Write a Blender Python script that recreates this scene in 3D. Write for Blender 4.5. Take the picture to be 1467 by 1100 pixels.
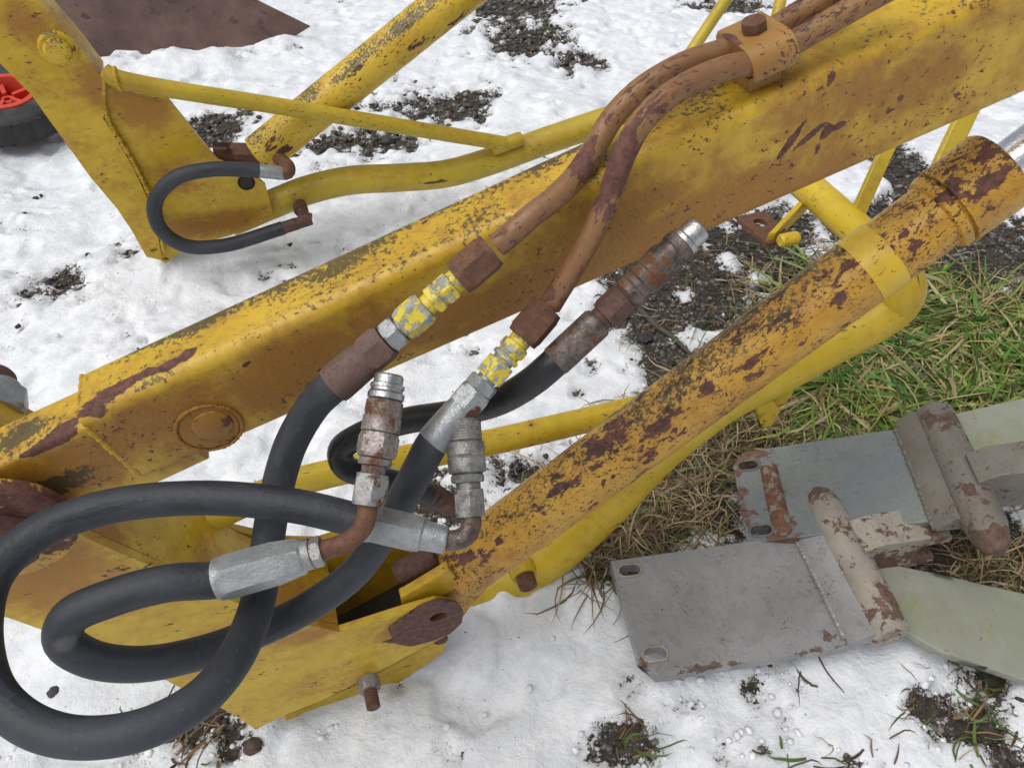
import bpy, bmesh, math, random
import numpy as np
from mathutils import Vector, Matrix
from mathutils.geometry import delaunay_2d_cdt
R = math.radians
rng = np.random.default_rng(11); random.seed(11)
scene = bpy.context.scene
for o in list(bpy.data.objects): bpy.data.objects.remove(o)

# ------------------------------------------------------------------ camera
CH, PITCH, F, CX, CY = 1.0, 45.0, 1108.0, 733.5, 550.0
cam_d = bpy.data.cameras.new('camera'); cam = bpy.data.objects.new('camera', cam_d)
scene.collection.objects.link(cam); scene.camera = cam
cam.location = (0, 0, CH); cam.rotation_euler = (R(90-PITCH), 0, 0)
cam_d.sensor_width = 36; cam_d.lens = 36*F/1467; cam_d.clip_end = 800; cam_d.clip_start = .02
# ------------------------------------------------------------------ sky and sun (overcast)
SUN_EL, SUN_AZ = 66.0, 240.0          # azimuth measured from +Y towards +X
w = bpy.data.worlds.new('World'); scene.world = w; w.use_nodes = True
wn = w.node_tree; bg = wn.nodes['Background']
sky = wn.nodes.new('ShaderNodeTexSky'); sky.sky_type = 'NISHITA'; sky.sun_disc = False
sky.sun_elevation = R(SUN_EL); sky.sun_rotation = R(SUN_AZ); sky.dust_density = 4; sky.air_density = 1.0
hs = wn.nodes.new('ShaderNodeHueSaturation'); hs.inputs['Saturation'].default_value = .28
wn.links.new(sky.outputs[0], hs.inputs['Color']); wn.links.new(hs.outputs[0], bg.inputs[0])
bg.inputs[1].default_value = .10
sd = bpy.data.lights.new('sun', 'SUN'); sd.energy = 1.5; sd.angle = R(60); sd.color = (1, .97, .93)
sun = bpy.data.objects.new('sun', sd); scene.collection.objects.link(sun)
_d = Vector((math.sin(R(SUN_AZ))*math.cos(R(SUN_EL)), math.cos(R(SUN_AZ))*math.cos(R(SUN_EL)), math.sin(R(SUN_EL))))
sun.rotation_euler = _d.to_track_quat('Z', 'Y').to_euler()
vs = scene.view_settings; vs.view_transform = 'Standard'; vs.look = 'None'; vs.exposure = 0.24; vs.gamma = 1

# ------------------------------------------------------------------ pixels to places
_p = R(PITCH)
FW = np.array([0, math.cos(_p), -math.sin(_p)]); UP = np.array([0, math.sin(_p), math.cos(_p)]); RT = np.array([1., 0, 0])
EYE = np.array([0, 0, CH])
def ray(px, py): return FW + RT*(px-CX)/F - UP*(py-CY)/F
def D(px, py, d): return EYE + ray(px, py)*d                      # at a depth
def G(px, py, z=0.): r = ray(px, py); return EYE + r*((z-CH)/r[2])  # on the ground
W = .055                                                          # beam width
A0 = D(115, 530, .6); B0 = D(850, 190, .6)
U = (B0-A0)/np.linalg.norm(B0-A0)                                 # along the lift arm
Hh = np.cross(U, [0, 0, 1.]); Hh /= np.linalg.norm(Hh)
if Hh[1] > 0: Hh = -Hh                                            # sideways, to the camera's side
V = np.cross(U, Hh); V = -V if V[2] > 0 else V                    # down across the arm
EH = np.array([-Hh[1], Hh[0], 0]); EH = EH if EH[0] > 0 else -EH  # horizontal along the arm
ZZ = np.array([0, 0, 1.])
FAROFF = 1.02
def NP(px, py, off=W):                                            # on a plane of the near arm
    r = ray(px, py); P0 = A0 + Hh*off
    return EYE + r*(((P0-EYE)@Hh)/(r@Hh))
def FP(px, py, off=0.): return NP(px, py, W-FAROFF+off)           # on a plane of the far arm
def depth(P): return float((P-EYE)@FW)

# ------------------------------------------------------------------ noise
def _hash(ix, iy, s):
    h = (ix.astype(np.int64)*374761393 + iy.astype(np.int64)*668265263 + s*1274126177) & 0xffffffff
    h = ((h ^ (h >> 13))*1274126177) & 0xffffffff
    return ((h ^ (h >> 16)) & 0xffff)/65535.
def vn(x, y, s=0):
    ix = np.floor(x); iy = np.floor(y); fx = x-ix; fy = y-iy
    fx = fx*fx*fx*(fx*(fx*6-15)+10); fy = fy*fy*fy*(fy*(fy*6-15)+10)
    a = _hash(ix, iy, s); b = _hash(ix+1, iy, s); c = _hash(ix, iy+1, s); d = _hash(ix+1, iy+1, s)
    return (a*(1-fx)+b*fx)*(1-fy)+(c*(1-fx)+d*fx)*fy
def fbm(x, y, sc, o=4, s=0):
    v = 0; a = .5; t = 0
    for i in range(o):
        v = v + a*vn(x*sc+17.3*i, y*sc-9.1*i, s+i*7); t += a; a *= .5; sc *= 2.03
    return v/t
def sstep(a, b, x): t = np.clip((x-a)/(b-a), 0, 1); return t*t*(3-2*t)

# ------------------------------------------------------------------ materials
class NT:
    def __init__(s, name):
        s.m = bpy.data.materials.new(name); s.m.use_nodes = True; s.t = s.m.node_tree
        s.b = s.t.nodes['Principled BSDF']
    def n(s, ty, **k):
        o = s.t.nodes.new(ty)
        for a, b in k.items(): setattr(o, a, b)
        return o
    def L(s, a, b): s.t.links.new(a, b)
    def put(s, sock, v):
        if hasattr(v, 'is_output') or isinstance(v, bpy.types.NodeSocket): s.L(v, sock)
        else: sock.default_value = v
    def attr(s, nm, out='Fac'): a = s.n('ShaderNodeAttribute', attribute_name=nm); return a.outputs[out]
    def math(s, op, a, b=0., c=None, clamp=False):
        o = s.n('ShaderNodeMath', operation=op, use_clamp=clamp); s.put(o.inputs[0], a); s.put(o.inputs[1], b)
        if c is not None: s.put(o.inputs[2], c)
        return o.outputs[0]
    def vmul(s, a, b): o = s.n('ShaderNodeVectorMath', operation='MULTIPLY'); s.put(o.inputs[0], a); s.put(o.inputs[1], b); return o.outputs[0]
    def vadd(s, a, b): o = s.n('ShaderNodeVectorMath', operation='ADD'); s.put(o.inputs[0], a); s.put(o.inputs[1], b); return o.outputs[0]
    def noise(s, vec, sc, det=4, rough=.55, dist=0.):
        o = s.n('ShaderNodeTexNoise'); s.L(vec, o.inputs['Vector']); o.inputs['Scale'].default_value = sc
        o.inputs['Detail'].default_value = det; o.inputs['Roughness'].default_value = rough; o.inputs['Distortion'].default_value = dist
        return o.outputs['Fac']
    def ss(s, v, a, b, lo=0., hi=1.):
        o = s.n('ShaderNodeMapRange', interpolation_type='SMOOTHSTEP'); s.put(o.inputs[0], v)
        for i, x in enumerate((a, b, lo, hi)): s.put(o.inputs[1+i], x)
        return o.outputs[0]
    def mix(s, f, a, b):
        o = s.n('ShaderNodeMix', data_type='RGBA'); s.put(o.inputs[0], f)
        for i, x in ((6, a), (7, b)): s.put(o.inputs[i], x if isinstance(x, bpy.types.NodeSocket) else (*x[:3], 1))
        return o.outputs[2]
    def fmix(s, f, a, b): o = s.n('ShaderNodeMix', data_type='FLOAT'); s.put(o.inputs[0], f); s.put(o.inputs[2], a); s.put(o.inputs[3], b); return o.outputs[0]
    def bump(s, h, st, dist, nrm=None):
        o = s.n('ShaderNodeBump'); o.inputs['Strength'].default_value = st; o.inputs['Distance'].default_value = dist
        s.L(h, o.inputs['Height'])
        if nrm is not None: s.L(nrm, o.inputs['Normal'])
        return o.outputs[0]
    def done(s, col, rough, metal=0., nrm=None, spec=None):
        s.put(s.b.inputs['Base Color'], col if isinstance(col, bpy.types.NodeSocket) else (*col, 1)); s.put(s.b.inputs['Roughness'], rough); s.put(s.b.inputs['Metallic'], metal)
        if nrm is not None: s.L(nrm, s.b.inputs['Normal'])
        if spec is not None: s.put(s.b.inputs['Specular IOR Level'], spec)
        return s.m
def paint(name, c1, c2, rust=(.075, .030, .022), thr=.64, rs=22., stretch=(.45, 1, 1), fleck=.5, stain=.35,
          stain_col=(.30, .115, .018), mould=.5, mould_col=(.045, .042, .02), rough=.42, seed=0., soft=.018, wet=0.):
    t = NT(name); pc = t.attr('pc', 'Vector'); pc = t.vadd(pc, (seed, seed*.7, -seed*.3))
    sv = t.vmul(pc, stretch)
    wear = t.attr('wear'); st_a = t.attr('stain'); mo_a = t.attr('mould')
    geo = t.n('ShaderNodeNewGeometry'); sep = t.n('ShaderNodeSeparateXYZ'); t.L(geo.outputs['True Normal'], sep.inputs[0]); nz = sep.outputs[2]
    big = t.noise(pc, 9, 3); mid = t.noise(pc, 48, 5, .6)
    base = t.mix(t.ss(big, .35, .65), c1, c2)
    base = t.mix(t.ss(mid, .4, .75, 0, .35), base, tuple(x*.72 for x in c1))
    # brown run-off staining
    sn = t.noise(sv, 19, 7, .66, .4)
    sn = t.math('ADD', t.math('MULTIPLY', sn, .65), t.math('MULTIPLY', t.noise(pc, 85, 5, .65), .35)); sf = t.ss(t.math('ADD', sn, t.math('MULTIPLY', st_a, .34)), .56-.20*stain, .86-.18*stain, 0, .88)
    fine = t.noise(pc, 520, 3, .6)
    sf = t.math('MULTIPLY', sf, t.ss(fine, .3, .62, .82, 1.))
    base = t.mix(sf, base, stain_col)
    # flaked paint
    rn = t.math('ADD', t.math('MULTIPLY', t.noise(sv, rs*2.3, 6, .66, .3), .72), t.math('MULTIPLY', t.noise(pc, 13, 2), .28))
    rn = t.math('ADD', t.math('MULTIPLY', rn, 1.8), -.4); thr = (thr-.5)*1.8+.5
    rm = t.ss(t.math('ADD', rn, t.math('MULTIPLY', wear, .58)), thr-soft*1.6, thr+soft*1.6)
    fl = t.noise(sv, rs*11, 4, .62, .5); gate = t.noise(pc, 21, 3)
    fm = t.ss(t.math('ADD', fl, t.math('MULTIPLY', gate, .35)),   .885-.14*fleck, .915-.14*fleck)
    rm = t.math('MAXIMUM', rm, fm)
    rcol = t.mix(t.ss(t.noise(pc, 130, 5, .65), .35, .68), rust, tuple(min(1, x*1.9+.006) for x in rust))
    rcol = t.mix(t.ss(fine, .5, .75, 0, .5), rcol, (.17, .065, .025))
    base = t.mix(rm, base, rcol)
    # dark growth on faces that catch the rain
    mg = t.noise(pc, 16, 4, .6); mn = t.noise(pc, 210, 6, .7)
    up = t.ss(nz, .15, .8, .0, .16)
    mm = t.ss(t.math('ADD', t.math('ADD', t.math('MULTIPLY', mn, .62), t.math('MULTIPLY', mg, .4)), t.math('ADD', t.math('MULTIPLY', up, mould*1.3), t.math('MULTIPLY', mo_a, .17))), .685, .745, 0, .85)
    base = t.mix(mm, base, t.mix(mid, mould_col, tuple(x*.5 for x in mould_col)))
    rgh = t.fmix(rm, t.fmix(sf, t.ss(mid, .2, .8, rough-.1, rough+.12), .6), .82)
    if wet:                                             # drops and puddles of melt water: glossier, a little darker
        wn_ = t.noise(pc, 60, 3, .5, .3); wm = t.math('MULTIPLY', t.ss(wn_, .54, .62), wet)
        base = t.mix(t.math('MULTIPLY', wm, .10), base, tuple(x*.45 for x in c1)); rgh = t.fmix(wm, rgh, .12)
    h = t.math('SUBTRACT', t.math('MULTIPLY', fine, .25), rm)
    if wet: h = t.math('ADD', h, t.math('MULTIPLY', wm, .6))
    h = t.math('ADD', h, t.math('MULTIPLY', mm, .25))
    nb = t.bump(h, .55, .0009)
    nb = t.bump(big, .25, .004, nb)
    return t.done(base, rgh, 0., nb)
def metal(name, c1, c2, rust=(.13, .05, .025), ramt=.4, sc=60., met=.7, rough=.45, seed=0.):
    t = NT(name); pc = t.vadd(t.attr('pc', 'Vector'), (seed, -seed, seed*.5))
    n1 = t.noise(pc, sc*2, 6, .66); n2 = t.noise(pc, sc*9, 4, .6); n3 = t.noise(pc, sc*.7, 3)
    base = t.mix(t.ss(n1, .35, .65), c1, c2)
    base = t.mix(t.ss(n2, .55, .75, 0, .5), base, tuple(x*.45 for x in c1))
    rm = t.ss(t.math('ADD', t.math('MULTIPLY', n1, .55), t.math('ADD', t.math('MULTIPLY', n3, .5), t.math('MULTIPLY', t.attr('wear'), .4))), .80-.5*ramt, .90-.5*ramt)
    rc = t.mix(n2, rust, tuple(x*.35 for x in rust)); base = t.mix(rm, base, rc)
    nb = t.bump(t.math('ADD', n2, t.math('MULTIPLY', n1, 1.)), .5, .0008)
    return t.done(base, t.fmix(rm, t.ss(n2, .3, .7, rough-.1, rough+.15), .8), t.fmix(rm, met, .1), nb)
def rubber(name, c, dust, rough, damt=.5):
    t = NT(name); pc = t.attr('pc', 'Vector')
    n1 = t.noise(t.vmul(pc, (.3, 1, 1)), 30, 5, .6); n2 = t.noise(pc, 220, 3, .6); n3 = t.noise(t.vmul(pc, (.12, 1, 1)), 90, 4, .6)
    base = t.mix(t.ss(n1, .38, .68, 0, damt*1.3), c, dust)
    base = t.mix(t.ss(n3, .60, .70, 0, .7), base, tuple(x*.45 for x in c))
    base = t.mix(t.ss(n2, .66, .74, 0, .35), base, tuple(x*1.7 for x in dust))
    base = t.mix(t.ss(t.attr('wear'), .2, .9, 0, .6), base, (.16, .155, .15))
    base = t.mix(t.ss(t.noise(pc, 70, 6, .7), .54, .70, 0, .45), base, dust); nb = t.bump(t.math('ADD', n2, n3), .6, .0010)
    return t.done(base, t.ss(n1, .3, .7, rough, rough+.15), 0., nb, .4)
M = {}
M['arm'] = paint('arm_paint', (.53, .335, .014), (.59, .385, .030), stain=.82, thr=.71, rs=22, stretch=(.75, 1, 1), fleck=.46, mould=.72, stain_col=(.25, .092, .016))
M['cyl'] = paint('cylinder_paint', (.52, .285, .026), (.58, .34, .05), stain=.80, thr=.575, rs=34, stretch=(.62, 1, 1), fleck=.85, mould=.75, seed=3.1, stain_col=(.27, .105, .022))
M['tube'] = paint('tube_paint', (.54, .37, .012), (.59, .42, .028), stain=.4, thr=.71, rs=24, fleck=.42, mould=.30, seed=5.7)
M['fartube'] = paint('far_tube_paint', (.43, .315, .018), (.49, .36, .028), stain=.5, thr=.72, rs=18, fleck=.3, mould=.42, seed=8.2)
M['farcyl'] = paint('far_cylinder_paint', (.56, .37, .02), (.62, .42, .04), stain=.5, thr=.66, rs=22, fleck=.7, mould=.85, seed=9.4)
M['post'] = paint('post_paint', (.53, .35, .010), (.58, .385, .022), stain=.66, thr=.72, rs=18, fleck=.4, mould=.30, seed=12.3)
M['pipe'] = paint('pipe_paint', (.29, .155, .045), (.20, .095, .040), stain=1., thr=.60, rs=26, fleck=.85, mould=.5, seed=15.1, stain_col=(.17, .075, .036))
M['clamp'] = paint('clamp_paint', (.33, .195, .045), (.24, .125, .04), stain=1., thr=.68, rs=26, fleck=.6, mould=.3, seed=17.7)
M['ear'] = paint('rusted_ear', (.50, .335, .014), (.54, .36, .03), rust=(.075, .036, .03), thr=.30, rs=16, stretch=(.6, 1, 1), fleck=.9, stain=.9, mould=.2, seed=41.)
M['band'] = paint('band_paint', (.58, .38, .02), (.62, .41, .03), stain=.4, thr=.70, rs=20, fleck=.45, mould=.35, seed=19.)
M['fityel'] = paint('yellow_fitting', (.62, .47, .02), (.66, .52, .04), rust=(.22, .23, .22), thr=.53, rs=60, stretch=(1, 1, 1), fleck=.3, stain=.05, mould=.1, seed=21.)
M['rust'] = metal('rusted_steel', (.10, .045, .028), (.16, .075, .04), ramt=.2, met=.15, rough=.75)
M['rustdark'] = metal('dark_rust', (.075, .035, .026), (.12, .06, .045), ramt=.2, met=.1, rough=.75, seed=4)
M['ferrust'] = metal('brown_ferrule', (.115, .068, .055), (.15, .09, .07), ramt=.15, met=.1, rough=.7, seed=2.2)
M['zinc'] = metal('zinc_plated', (.26, .275, .28), (.34, .355, .36), ramt=.12, met=.55, rough=.42, seed=1.3)
M['zincrust'] = metal('zinc_with_rust', (.24, .24, .235), (.32, .32, .31), ramt=.52, met=.5, rough=.45, seed=6.3)
M['coup'] = metal('stained_coupler', (.15, .11, .09), (.34, .32, .30), rust=(.15, .06, .028), ramt=.54, met=.5, rough=.4, seed=7.9)
M['coupdark'] = metal('dark_coupler', (.06, .048, .042), (.18, .145, .12), rust=(.17, .065, .026), ramt=.56, met=.45, rough=.42, seed=9.9)
M['coupgrey'] = metal('grey_coupler', (.15, .145, .135), (.30, .295, .28), rust=(.05, .035, .025), ramt=.42, met=.6, rough=.42, seed=11.9)
M['bright'] = metal('bright_steel', (.36, .36, .36), (.48, .48, .47), ramt=.3, met=.9, rough=.3, seed=13.9)
M['chrome'] = metal('chrome_rod', (.72, .73, .75), (.78, .79, .80), ramt=-.3, met=1., rough=.14, seed=3.9)
M['rubber'] = rubber('grey_rubber', (.022, .0245, .030), (.058, .064, .076), .50)
M['rubberblack'] = rubber('black_rubber', (.010, .010, .011), (.022, .022, .024), .3, .3)
M['dark'] = metal('oily_shade_dark', (.012, .009, .007), (.03, .02, .012), ramt=.1, met=0, rough=.6)  # black grease, and shade painted into the post's hollow and the gusset hole
M['grey'] = paint('grey_paint', (.215, .215, .213), (.27, .27, .272), rust=(.075, .05, .036), thr=.70, rs=26, stretch=(1, 1, 1), fleck=.4, stain=.12,
                  stain_col=(.19, .175, .15), mould=.12, mould_col=(.09, .08, .065), rough=.32, seed=23., wet=1.)
M['greyblue'] = paint('grey_blue_paint', (.165, .186, .195), (.195, .21, .195), rust=(.10, .055, .034), thr=.72, rs=22, stretch=(1, 1, 1), fleck=.3, stain=.18,
                  stain_col=(.20, .19, .12), mould=.12, mould_col=(.09, .08, .05), rough=.28, seed=26., wet=.8)
M['greydirty'] = paint('dirty_grey_paint', (.15, .14, .12), (.20, .185, .155), rust=(.075, .045, .032), thr=.60, rs=28, stretch=(1, 1, 1), fleck=.6, stain=.7, stain_col=(.15, .115, .07), mould=.3, mould_col=(.06, .05, .035), rough=.45, seed=35.)
M['ribrust'] = paint('rusted_rib', (.22, .22, .22), (.26, .25, .23), rust=(.11, .05, .028), thr=.50, rs=24, stretch=(1, 1, 1), fleck=.7, stain=.8, stain_col=(.20, .10, .045), mould=.2, rough=.5, seed=37.)
M['greyrust'] = paint('worn_grey_paint', (.27, .25, .22), (.34, .31, .26), rust=(.085, .05, .034), thr=.585, rs=30, stretch=(1, 1, 1), fleck=.6, stain=.5,
                  stain_col=(.24, .17, .09), mould=.2, mould_col=(.09, .075, .05), rough=.45, seed=29.)
M['greygreen'] = paint('algae_grey_paint', (.25, .26, .20), (.28, .29, .24), rust=(.16, .10, .05), thr=.78, rs=18, stretch=(1, 1, 1), fleck=.2, stain=.5,
                  stain_col=(.22, .24, .09), mould=.1, mould_col=(.10, .11, .04), rough=.45, seed=31.)
M['brown'] = paint('brown_plate', (.085, .045, .036), (.145, .085, .07), rust=(.05, .03, .027), thr=.57, rs=7, stretch=(1, 1, .25), fleck=.3, stain=.3,
                  stain_col=(.15, .07, .045), mould=.1, rough=.5, seed=33.)
M['tyre'] = rubber('tyre_rubber', (.022, .022, .023), (.06, .06, .06), .6)
t = NT('red_plastic'); M['red'] = t.done(t.mix(t.noise(t.attr('pc', 'Vector'), 30, 4), (.62, .06, .028), (.50, .045, .025)), .45)

# ------------------------------------------------------------------ mesh builder
WL = {}                                             # world position of each object's origin
class MB:
    def __init__(s): s.v = []; s.f = []; s.pc = []; s.n = 0; s.fl = []
    def add(s, v, f, pc=None):
        v = np.asarray(v, float); s.v.append(v); s.pc.append(v.copy() if pc is None else np.asarray(pc, float))
        s.f += [tuple(i+s.n for i in q) for q in f]; s.n += len(v); return s
    def build(s, name, mat, parent=None, sharp=32, bevel=0, origin=None, smooth=True, bseg=2):
        v = np.vstack(s.v); pc = np.vstack(s.pc)
        c = np.array(origin, float) if origin is not None else (v.min(0)+v.max(0))/2
        me = bpy.data.meshes.new(name); me.from_pydata((v-c).tolist(), [], s.f); me.update()
        a = me.attributes.new('pc', 'FLOAT_VECTOR', 'POINT'); a.data.foreach_set('vector', pc.astype(np.float32).ravel())
        bm = bmesh.new(); bm.from_mesh(me); bmesh.ops.recalc_face_normals(bm, faces=bm.faces); bm.to_mesh(me); bm.free()
        if smooth:
            me.polygons.foreach_set('use_smooth', np.ones(len(me.polygons), bool))
            me.set_sharp_from_angle(angle=R(sharp))
        o = bpy.data.objects.new(name, me); scene.collection.objects.link(o)
        me.materials.append(M[mat] if isinstance(mat, str) else mat)
        o.parent = parent; WL[o.name] = c
        o.location = Vector(c - (WL[parent.name] if parent else 0))
        if bevel:
            b = o.modifiers.new('bevel', 'BEVEL'); b.width = bevel; b.segments = bseg; b.limit_method = 'ANGLE'; b.angle_limit = R(40)
        return o
def wv(o):                                          # world vertices of a mesh object
    n = len(o.data.vertices); a = np.zeros(n*3); o.data.vertices.foreach_get('co', a); return a.reshape(-1, 3)+WL[o.name]
def patch(o, attr, blobs):                          # worn or dirty places: (centre, length, breadth, direction, strength)
    P = wv(o); val = np.zeros(len(P))
    for c, ra, rb, d, st in blobs:
        q = P-c; d = np.asarray(d, float)/np.linalg.norm(d); al = q@d; pe2 = np.maximum((q*q).sum(1)-al*al, 0)
        val = np.maximum(val, st*np.exp(-((al/ra)**2+pe2/rb**2)**1.5))
    a = o.data.attributes.get(attr) or o.data.attributes.new(attr, 'FLOAT', 'POINT')
    a.data.foreach_set('value', val.astype(np.float32))
def tag(o, label=None, cat=None, group=None, kind=None):
    for k, x in (('label', label), ('category', cat), ('group', group), ('kind', kind)):
        if x: o[k] = x
    return o
def empty(name, loc):
    o = bpy.data.objects.new(name, None); scene.collection.objects.link(o); o.location = Vector(loc); o.empty_display_size = .05
    WL[o.name] = np.array(loc, float); return o
def norm(a): return np.asarray(a, float)/np.linalg.norm(a)
def spline(pts, step=.004):
    P = [np.asarray(p, float) for p in pts]
    if len(P) == 2: 
        n = max(2, int(np.linalg.norm(P[1]-P[0])/step)); return np.array([P[0]+(P[1]-P[0])*i/n for i in range(n+1)])
    P = [2*P[0]-P[1]]+P+[2*P[-1]-P[-2]]; out = []
    for i in range(1, len(P)-2):
        p0, p1, p2, p3 = P[i-1:i+3]
        t0 = 0; t1 = t0+np.linalg.norm(p1-p0)**.5; t2 = t1+np.linalg.norm(p2-p1)**.5; t3 = t2+np.linalg.norm(p3-p2)**.5
        n = max(2, int(np.linalg.norm(p2-p1)/step))
        for k in range(n):
            t = t1+(t2-t1)*k/n
            a1 = (t1-t)/(t1-t0)*p0+(t-t0)/(t1-t0)*p1; a2 = (t2-t)/(t2-t1)*p1+(t-t1)/(t2-t1)*p2; a3 = (t3-t)/(t3-t2)*p2+(t-t2)/(t3-t2)*p3
            b1 = (t2-t)/(t2-t0)*a1+(t-t0)/(t2-t0)*a2; b2 = (t3-t)/(t3-t1)*a2+(t-t1)/(t3-t1)*a3
            out.append((t2-t)/(t2-t1)*b1+(t-t1)/(t2-t1)*b2)
    out.append(P[-2]); return np.array(out)
def tube(mb, pts, r, seg=24, step=.004, wob=0.):
    Q = spline(pts, step); n = len(Q); T = np.gradient(Q, axis=0); T /= np.linalg.norm(T, axis=1)[:, None]
    s = np.concatenate([[0], np.cumsum(np.linalg.norm(np.diff(Q, axis=0), axis=1))])
    x = np.cross(T[0], [0, 0, 1.]); x = x if np.linalg.norm(x) > .1 else np.cross(T[0], [1., 0, 0]); x = norm(x)
    th = np.arange(seg)/seg*2*math.pi; V_ = []; PC = []
    for i in range(n):
        x = norm(x-T[i]*(x@T[i])); y = np.cross(T[i], x)
        rr = r if np.isscalar(r) else np.interp(s[i]/s[-1], [k[0] for k in r], [k[1] for k in r])
        if wob: rr = rr*(1+wob*(random.random()-.5))
        V_.append(Q[i]+rr*(np.cos(th)[:, None]*x+np.sin(th)[:, None]*y)); PC.append(np.c_[np.full(seg, s[i]), rr*np.cos(th), rr*np.sin(th)])
    Fs = [(i*seg+j, i*seg+(j+1) % seg, (i+1)*seg+(j+1) % seg, (i+1)*seg+j) for i in range(n-1) for j in range(seg)]
    Fs += [tuple(range(seg))[::-1], tuple((n-1)*seg+j for j in range(seg))]
    return mb.add(np.vstack(V_), Fs, np.vstack(PC))
def lathe(mb, P, Q, prof, seg=48, rot=0., caps=True):
    """prof: (fraction along PQ, radius across flats/round, sides 0 or 6)"""
    P = np.asarray(P, float); Q = np.asarray(Q, float); Tn = norm(Q-P); Ln = np.linalg.norm(Q-P)
    x = np.cross(Tn, Hh); x = x if np.linalg.norm(x) > .15 else np.cross(Tn, [0, 0, 1.]); x = norm(x); y = np.cross(Tn, x)
    th = np.arange(seg)/seg*2*math.pi; V_ = []; PC = []; so = random.random()*3
    for q in prof:
        tt, rr = q[0], q[1]; sd_ = q[2] if len(q) > 2 else 0
        ra = np.full(seg, rr)
        if sd_:
            k = 2*math.pi/sd_; ra = rr/np.cos(((th) % k)-k/2)
            if len(q) > 3: ra = np.minimum(ra, rr*q[3])
        V_.append(P+Tn*tt*Ln+ra[:, None]*(np.cos(th+rot)[:, None]*x+np.sin(th+rot)[:, None]*y)); PC.append(np.c_[np.full(seg, tt*Ln+so), ra*np.cos(th), ra*np.sin(th)])
    n = len(prof); Fs = [(i*seg+j, i*seg+(j+1) % seg, (i+1)*seg+(j+1) % seg, (i+1)*seg+j) for i in range(n-1) for j in range(seg)]
    if caps: Fs += [tuple(range(seg))[::-1], tuple((n-1)*seg+j for j in range(seg))]
    return mb.add(np.vstack(V_), Fs, np.vstack(PC))
def hexn(a, b, r, ch=1.10):                         # a hex with turned-off corners between two fractions
    e = (b-a)*.13
    return [(a, r*.96, 0), (a, r, 6, 1.02), (a+e, r, 6, ch), (a+e*1.2, r, 6, 1.16), (b-e*1.2, r, 6, 1.16), (b-e, r, 6, ch), (b, r, 6, 1.02), (b, r*.96, 0)]
def rnd(a, b, r, ch=.06):
    e = (b-a)*ch; return [(a, r*.93), (a+e, r), (b-e, r), (b, r*.93)]
def inside(poly, p):
    x, y = p; c = False; n = len(poly)
    for i in range(n):
        x1, y1 = poly[i]; x2, y2 = poly[(i+1) % n]
        if (y1 > y) != (y2 > y) and x < (x2-x1)*(y-y1)/(y2-y1)+x1: c = not c
    return c
def dens(poly, sp):
    out = []
    for i in range(len(poly)):
        a = np.array(poly[i]); b = np.array(poly[(i+1) % len(poly)]); n = max(1, int(np.linalg.norm(b-a)/sp))
        out += [tuple(a+(b-a)*k/n) for k in range(n)]
    return out
def circle(c, r, n=20, ry=None, rot=0.):
    ry = ry or r; return [(c[0]+r*math.cos(2*math.pi*i/n+.01), c[1]+ry*math.sin(2*math.pi*i/n+.01)) for i in range(n)]
def slot(c, l, r, n=8):
    return [(c[0]+l/2+r*math.cos(a), c[1]+r*math.sin(a)) for a in np.linspace(-math.pi/2, math.pi/2, n)]+[(c[0]-l/2+r*math.cos(a), c[1]+r*math.sin(a)) for a in np.linspace(math.pi/2, 1.5*math.pi, n)]
def rcorner(poly, rad, n=5):
    out = []
    for i in range(len(poly)):
        p = np.array(poly[i], float); a = np.array(poly[i-1], float); b = np.array(poly[(i+1) % len(poly)], float)
        da = a-p; db = b-p; la = np.linalg.norm(da); lb = np.linalg.norm(db); k = min(rad, la*.45, lb*.45)
        p0 = p+da/la*k; p1 = p+db/lb*k
        for t_ in np.linspace(0, 1, n): out.append(tuple((1-t_)**2*p0+2*t_*(1-t_)*p+t_*t_*p1))
    return out
def plate(mb, poly, O, E1, E2, N, thick, holes=(), sp=.012):
    """a flat piece: outline (a, b) in the frame O, E1, E2, from O back along -N"""
    poly = dens(poly, sp); holes = [list(h) for h in holes]
    pts = []; edges = []
    for lp in [poly]+holes:
        k = len(pts); pts += lp; edges += [(k+i, k+(i+1) % len(lp)) for i in range(len(lp))]
    nb = len(pts); ar = np.array(poly); lo, hi = ar.min(0), ar.max(0)
    bp = np.array(pts)
    for gx in np.arange(lo[0]+sp/2, hi[0], sp):
        for gy in np.arange(lo[1]+sp/2, hi[1], sp):
            if np.min(((bp-(gx, gy))**2).sum(1)) > (sp*.45)**2 and inside(poly, (gx, gy)) and not any(inside(h, (gx, gy)) for h in holes):
                pts.append((gx+random.uniform(-.1, .1)*sp, gy+random.uniform(-.1, .1)*sp))
    vo, eo, fo, ov, oe, of = delaunay_2d_cdt([Vector(p) for p in pts], edges, [], 0, 1e-7)
    vo = [(q.x, q.y) for q in vo]; inv = {}
    for i, l in enumerate(ov):
        for j in l: inv[j] = i
    fs = []
    for f in fo:
        c = np.mean([vo[i] for i in f], axis=0)
        if inside(poly, c) and not any(inside(h, c) for h in holes): fs.append(tuple(f))
    n = len(vo); E1 = np.asarray(E1); E2 = np.asarray(E2); N = np.asarray(N); O = np.asarray(O)
    a = np.array(vo); top = O+a[:, :1]*E1+a[:, 1:]*E2
    v = np.vstack([top, top-N*thick]); pc = np.vstack([np.c_[a, np.zeros(n)], np.c_[a, np.full(n, -thick)]])
    F_ = fs+[tuple(i+n for i in f[::-1]) for f in fs]; k = 0
    for lp in [poly]+holes:
        for i in range(len(lp)):
            p, q = inv[k+i], inv[k+(i+1) % len(lp)]; F_.append((p, q, q+n, p+n))
        k += len(lp)
    return mb.add(v, F_, pc)
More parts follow.
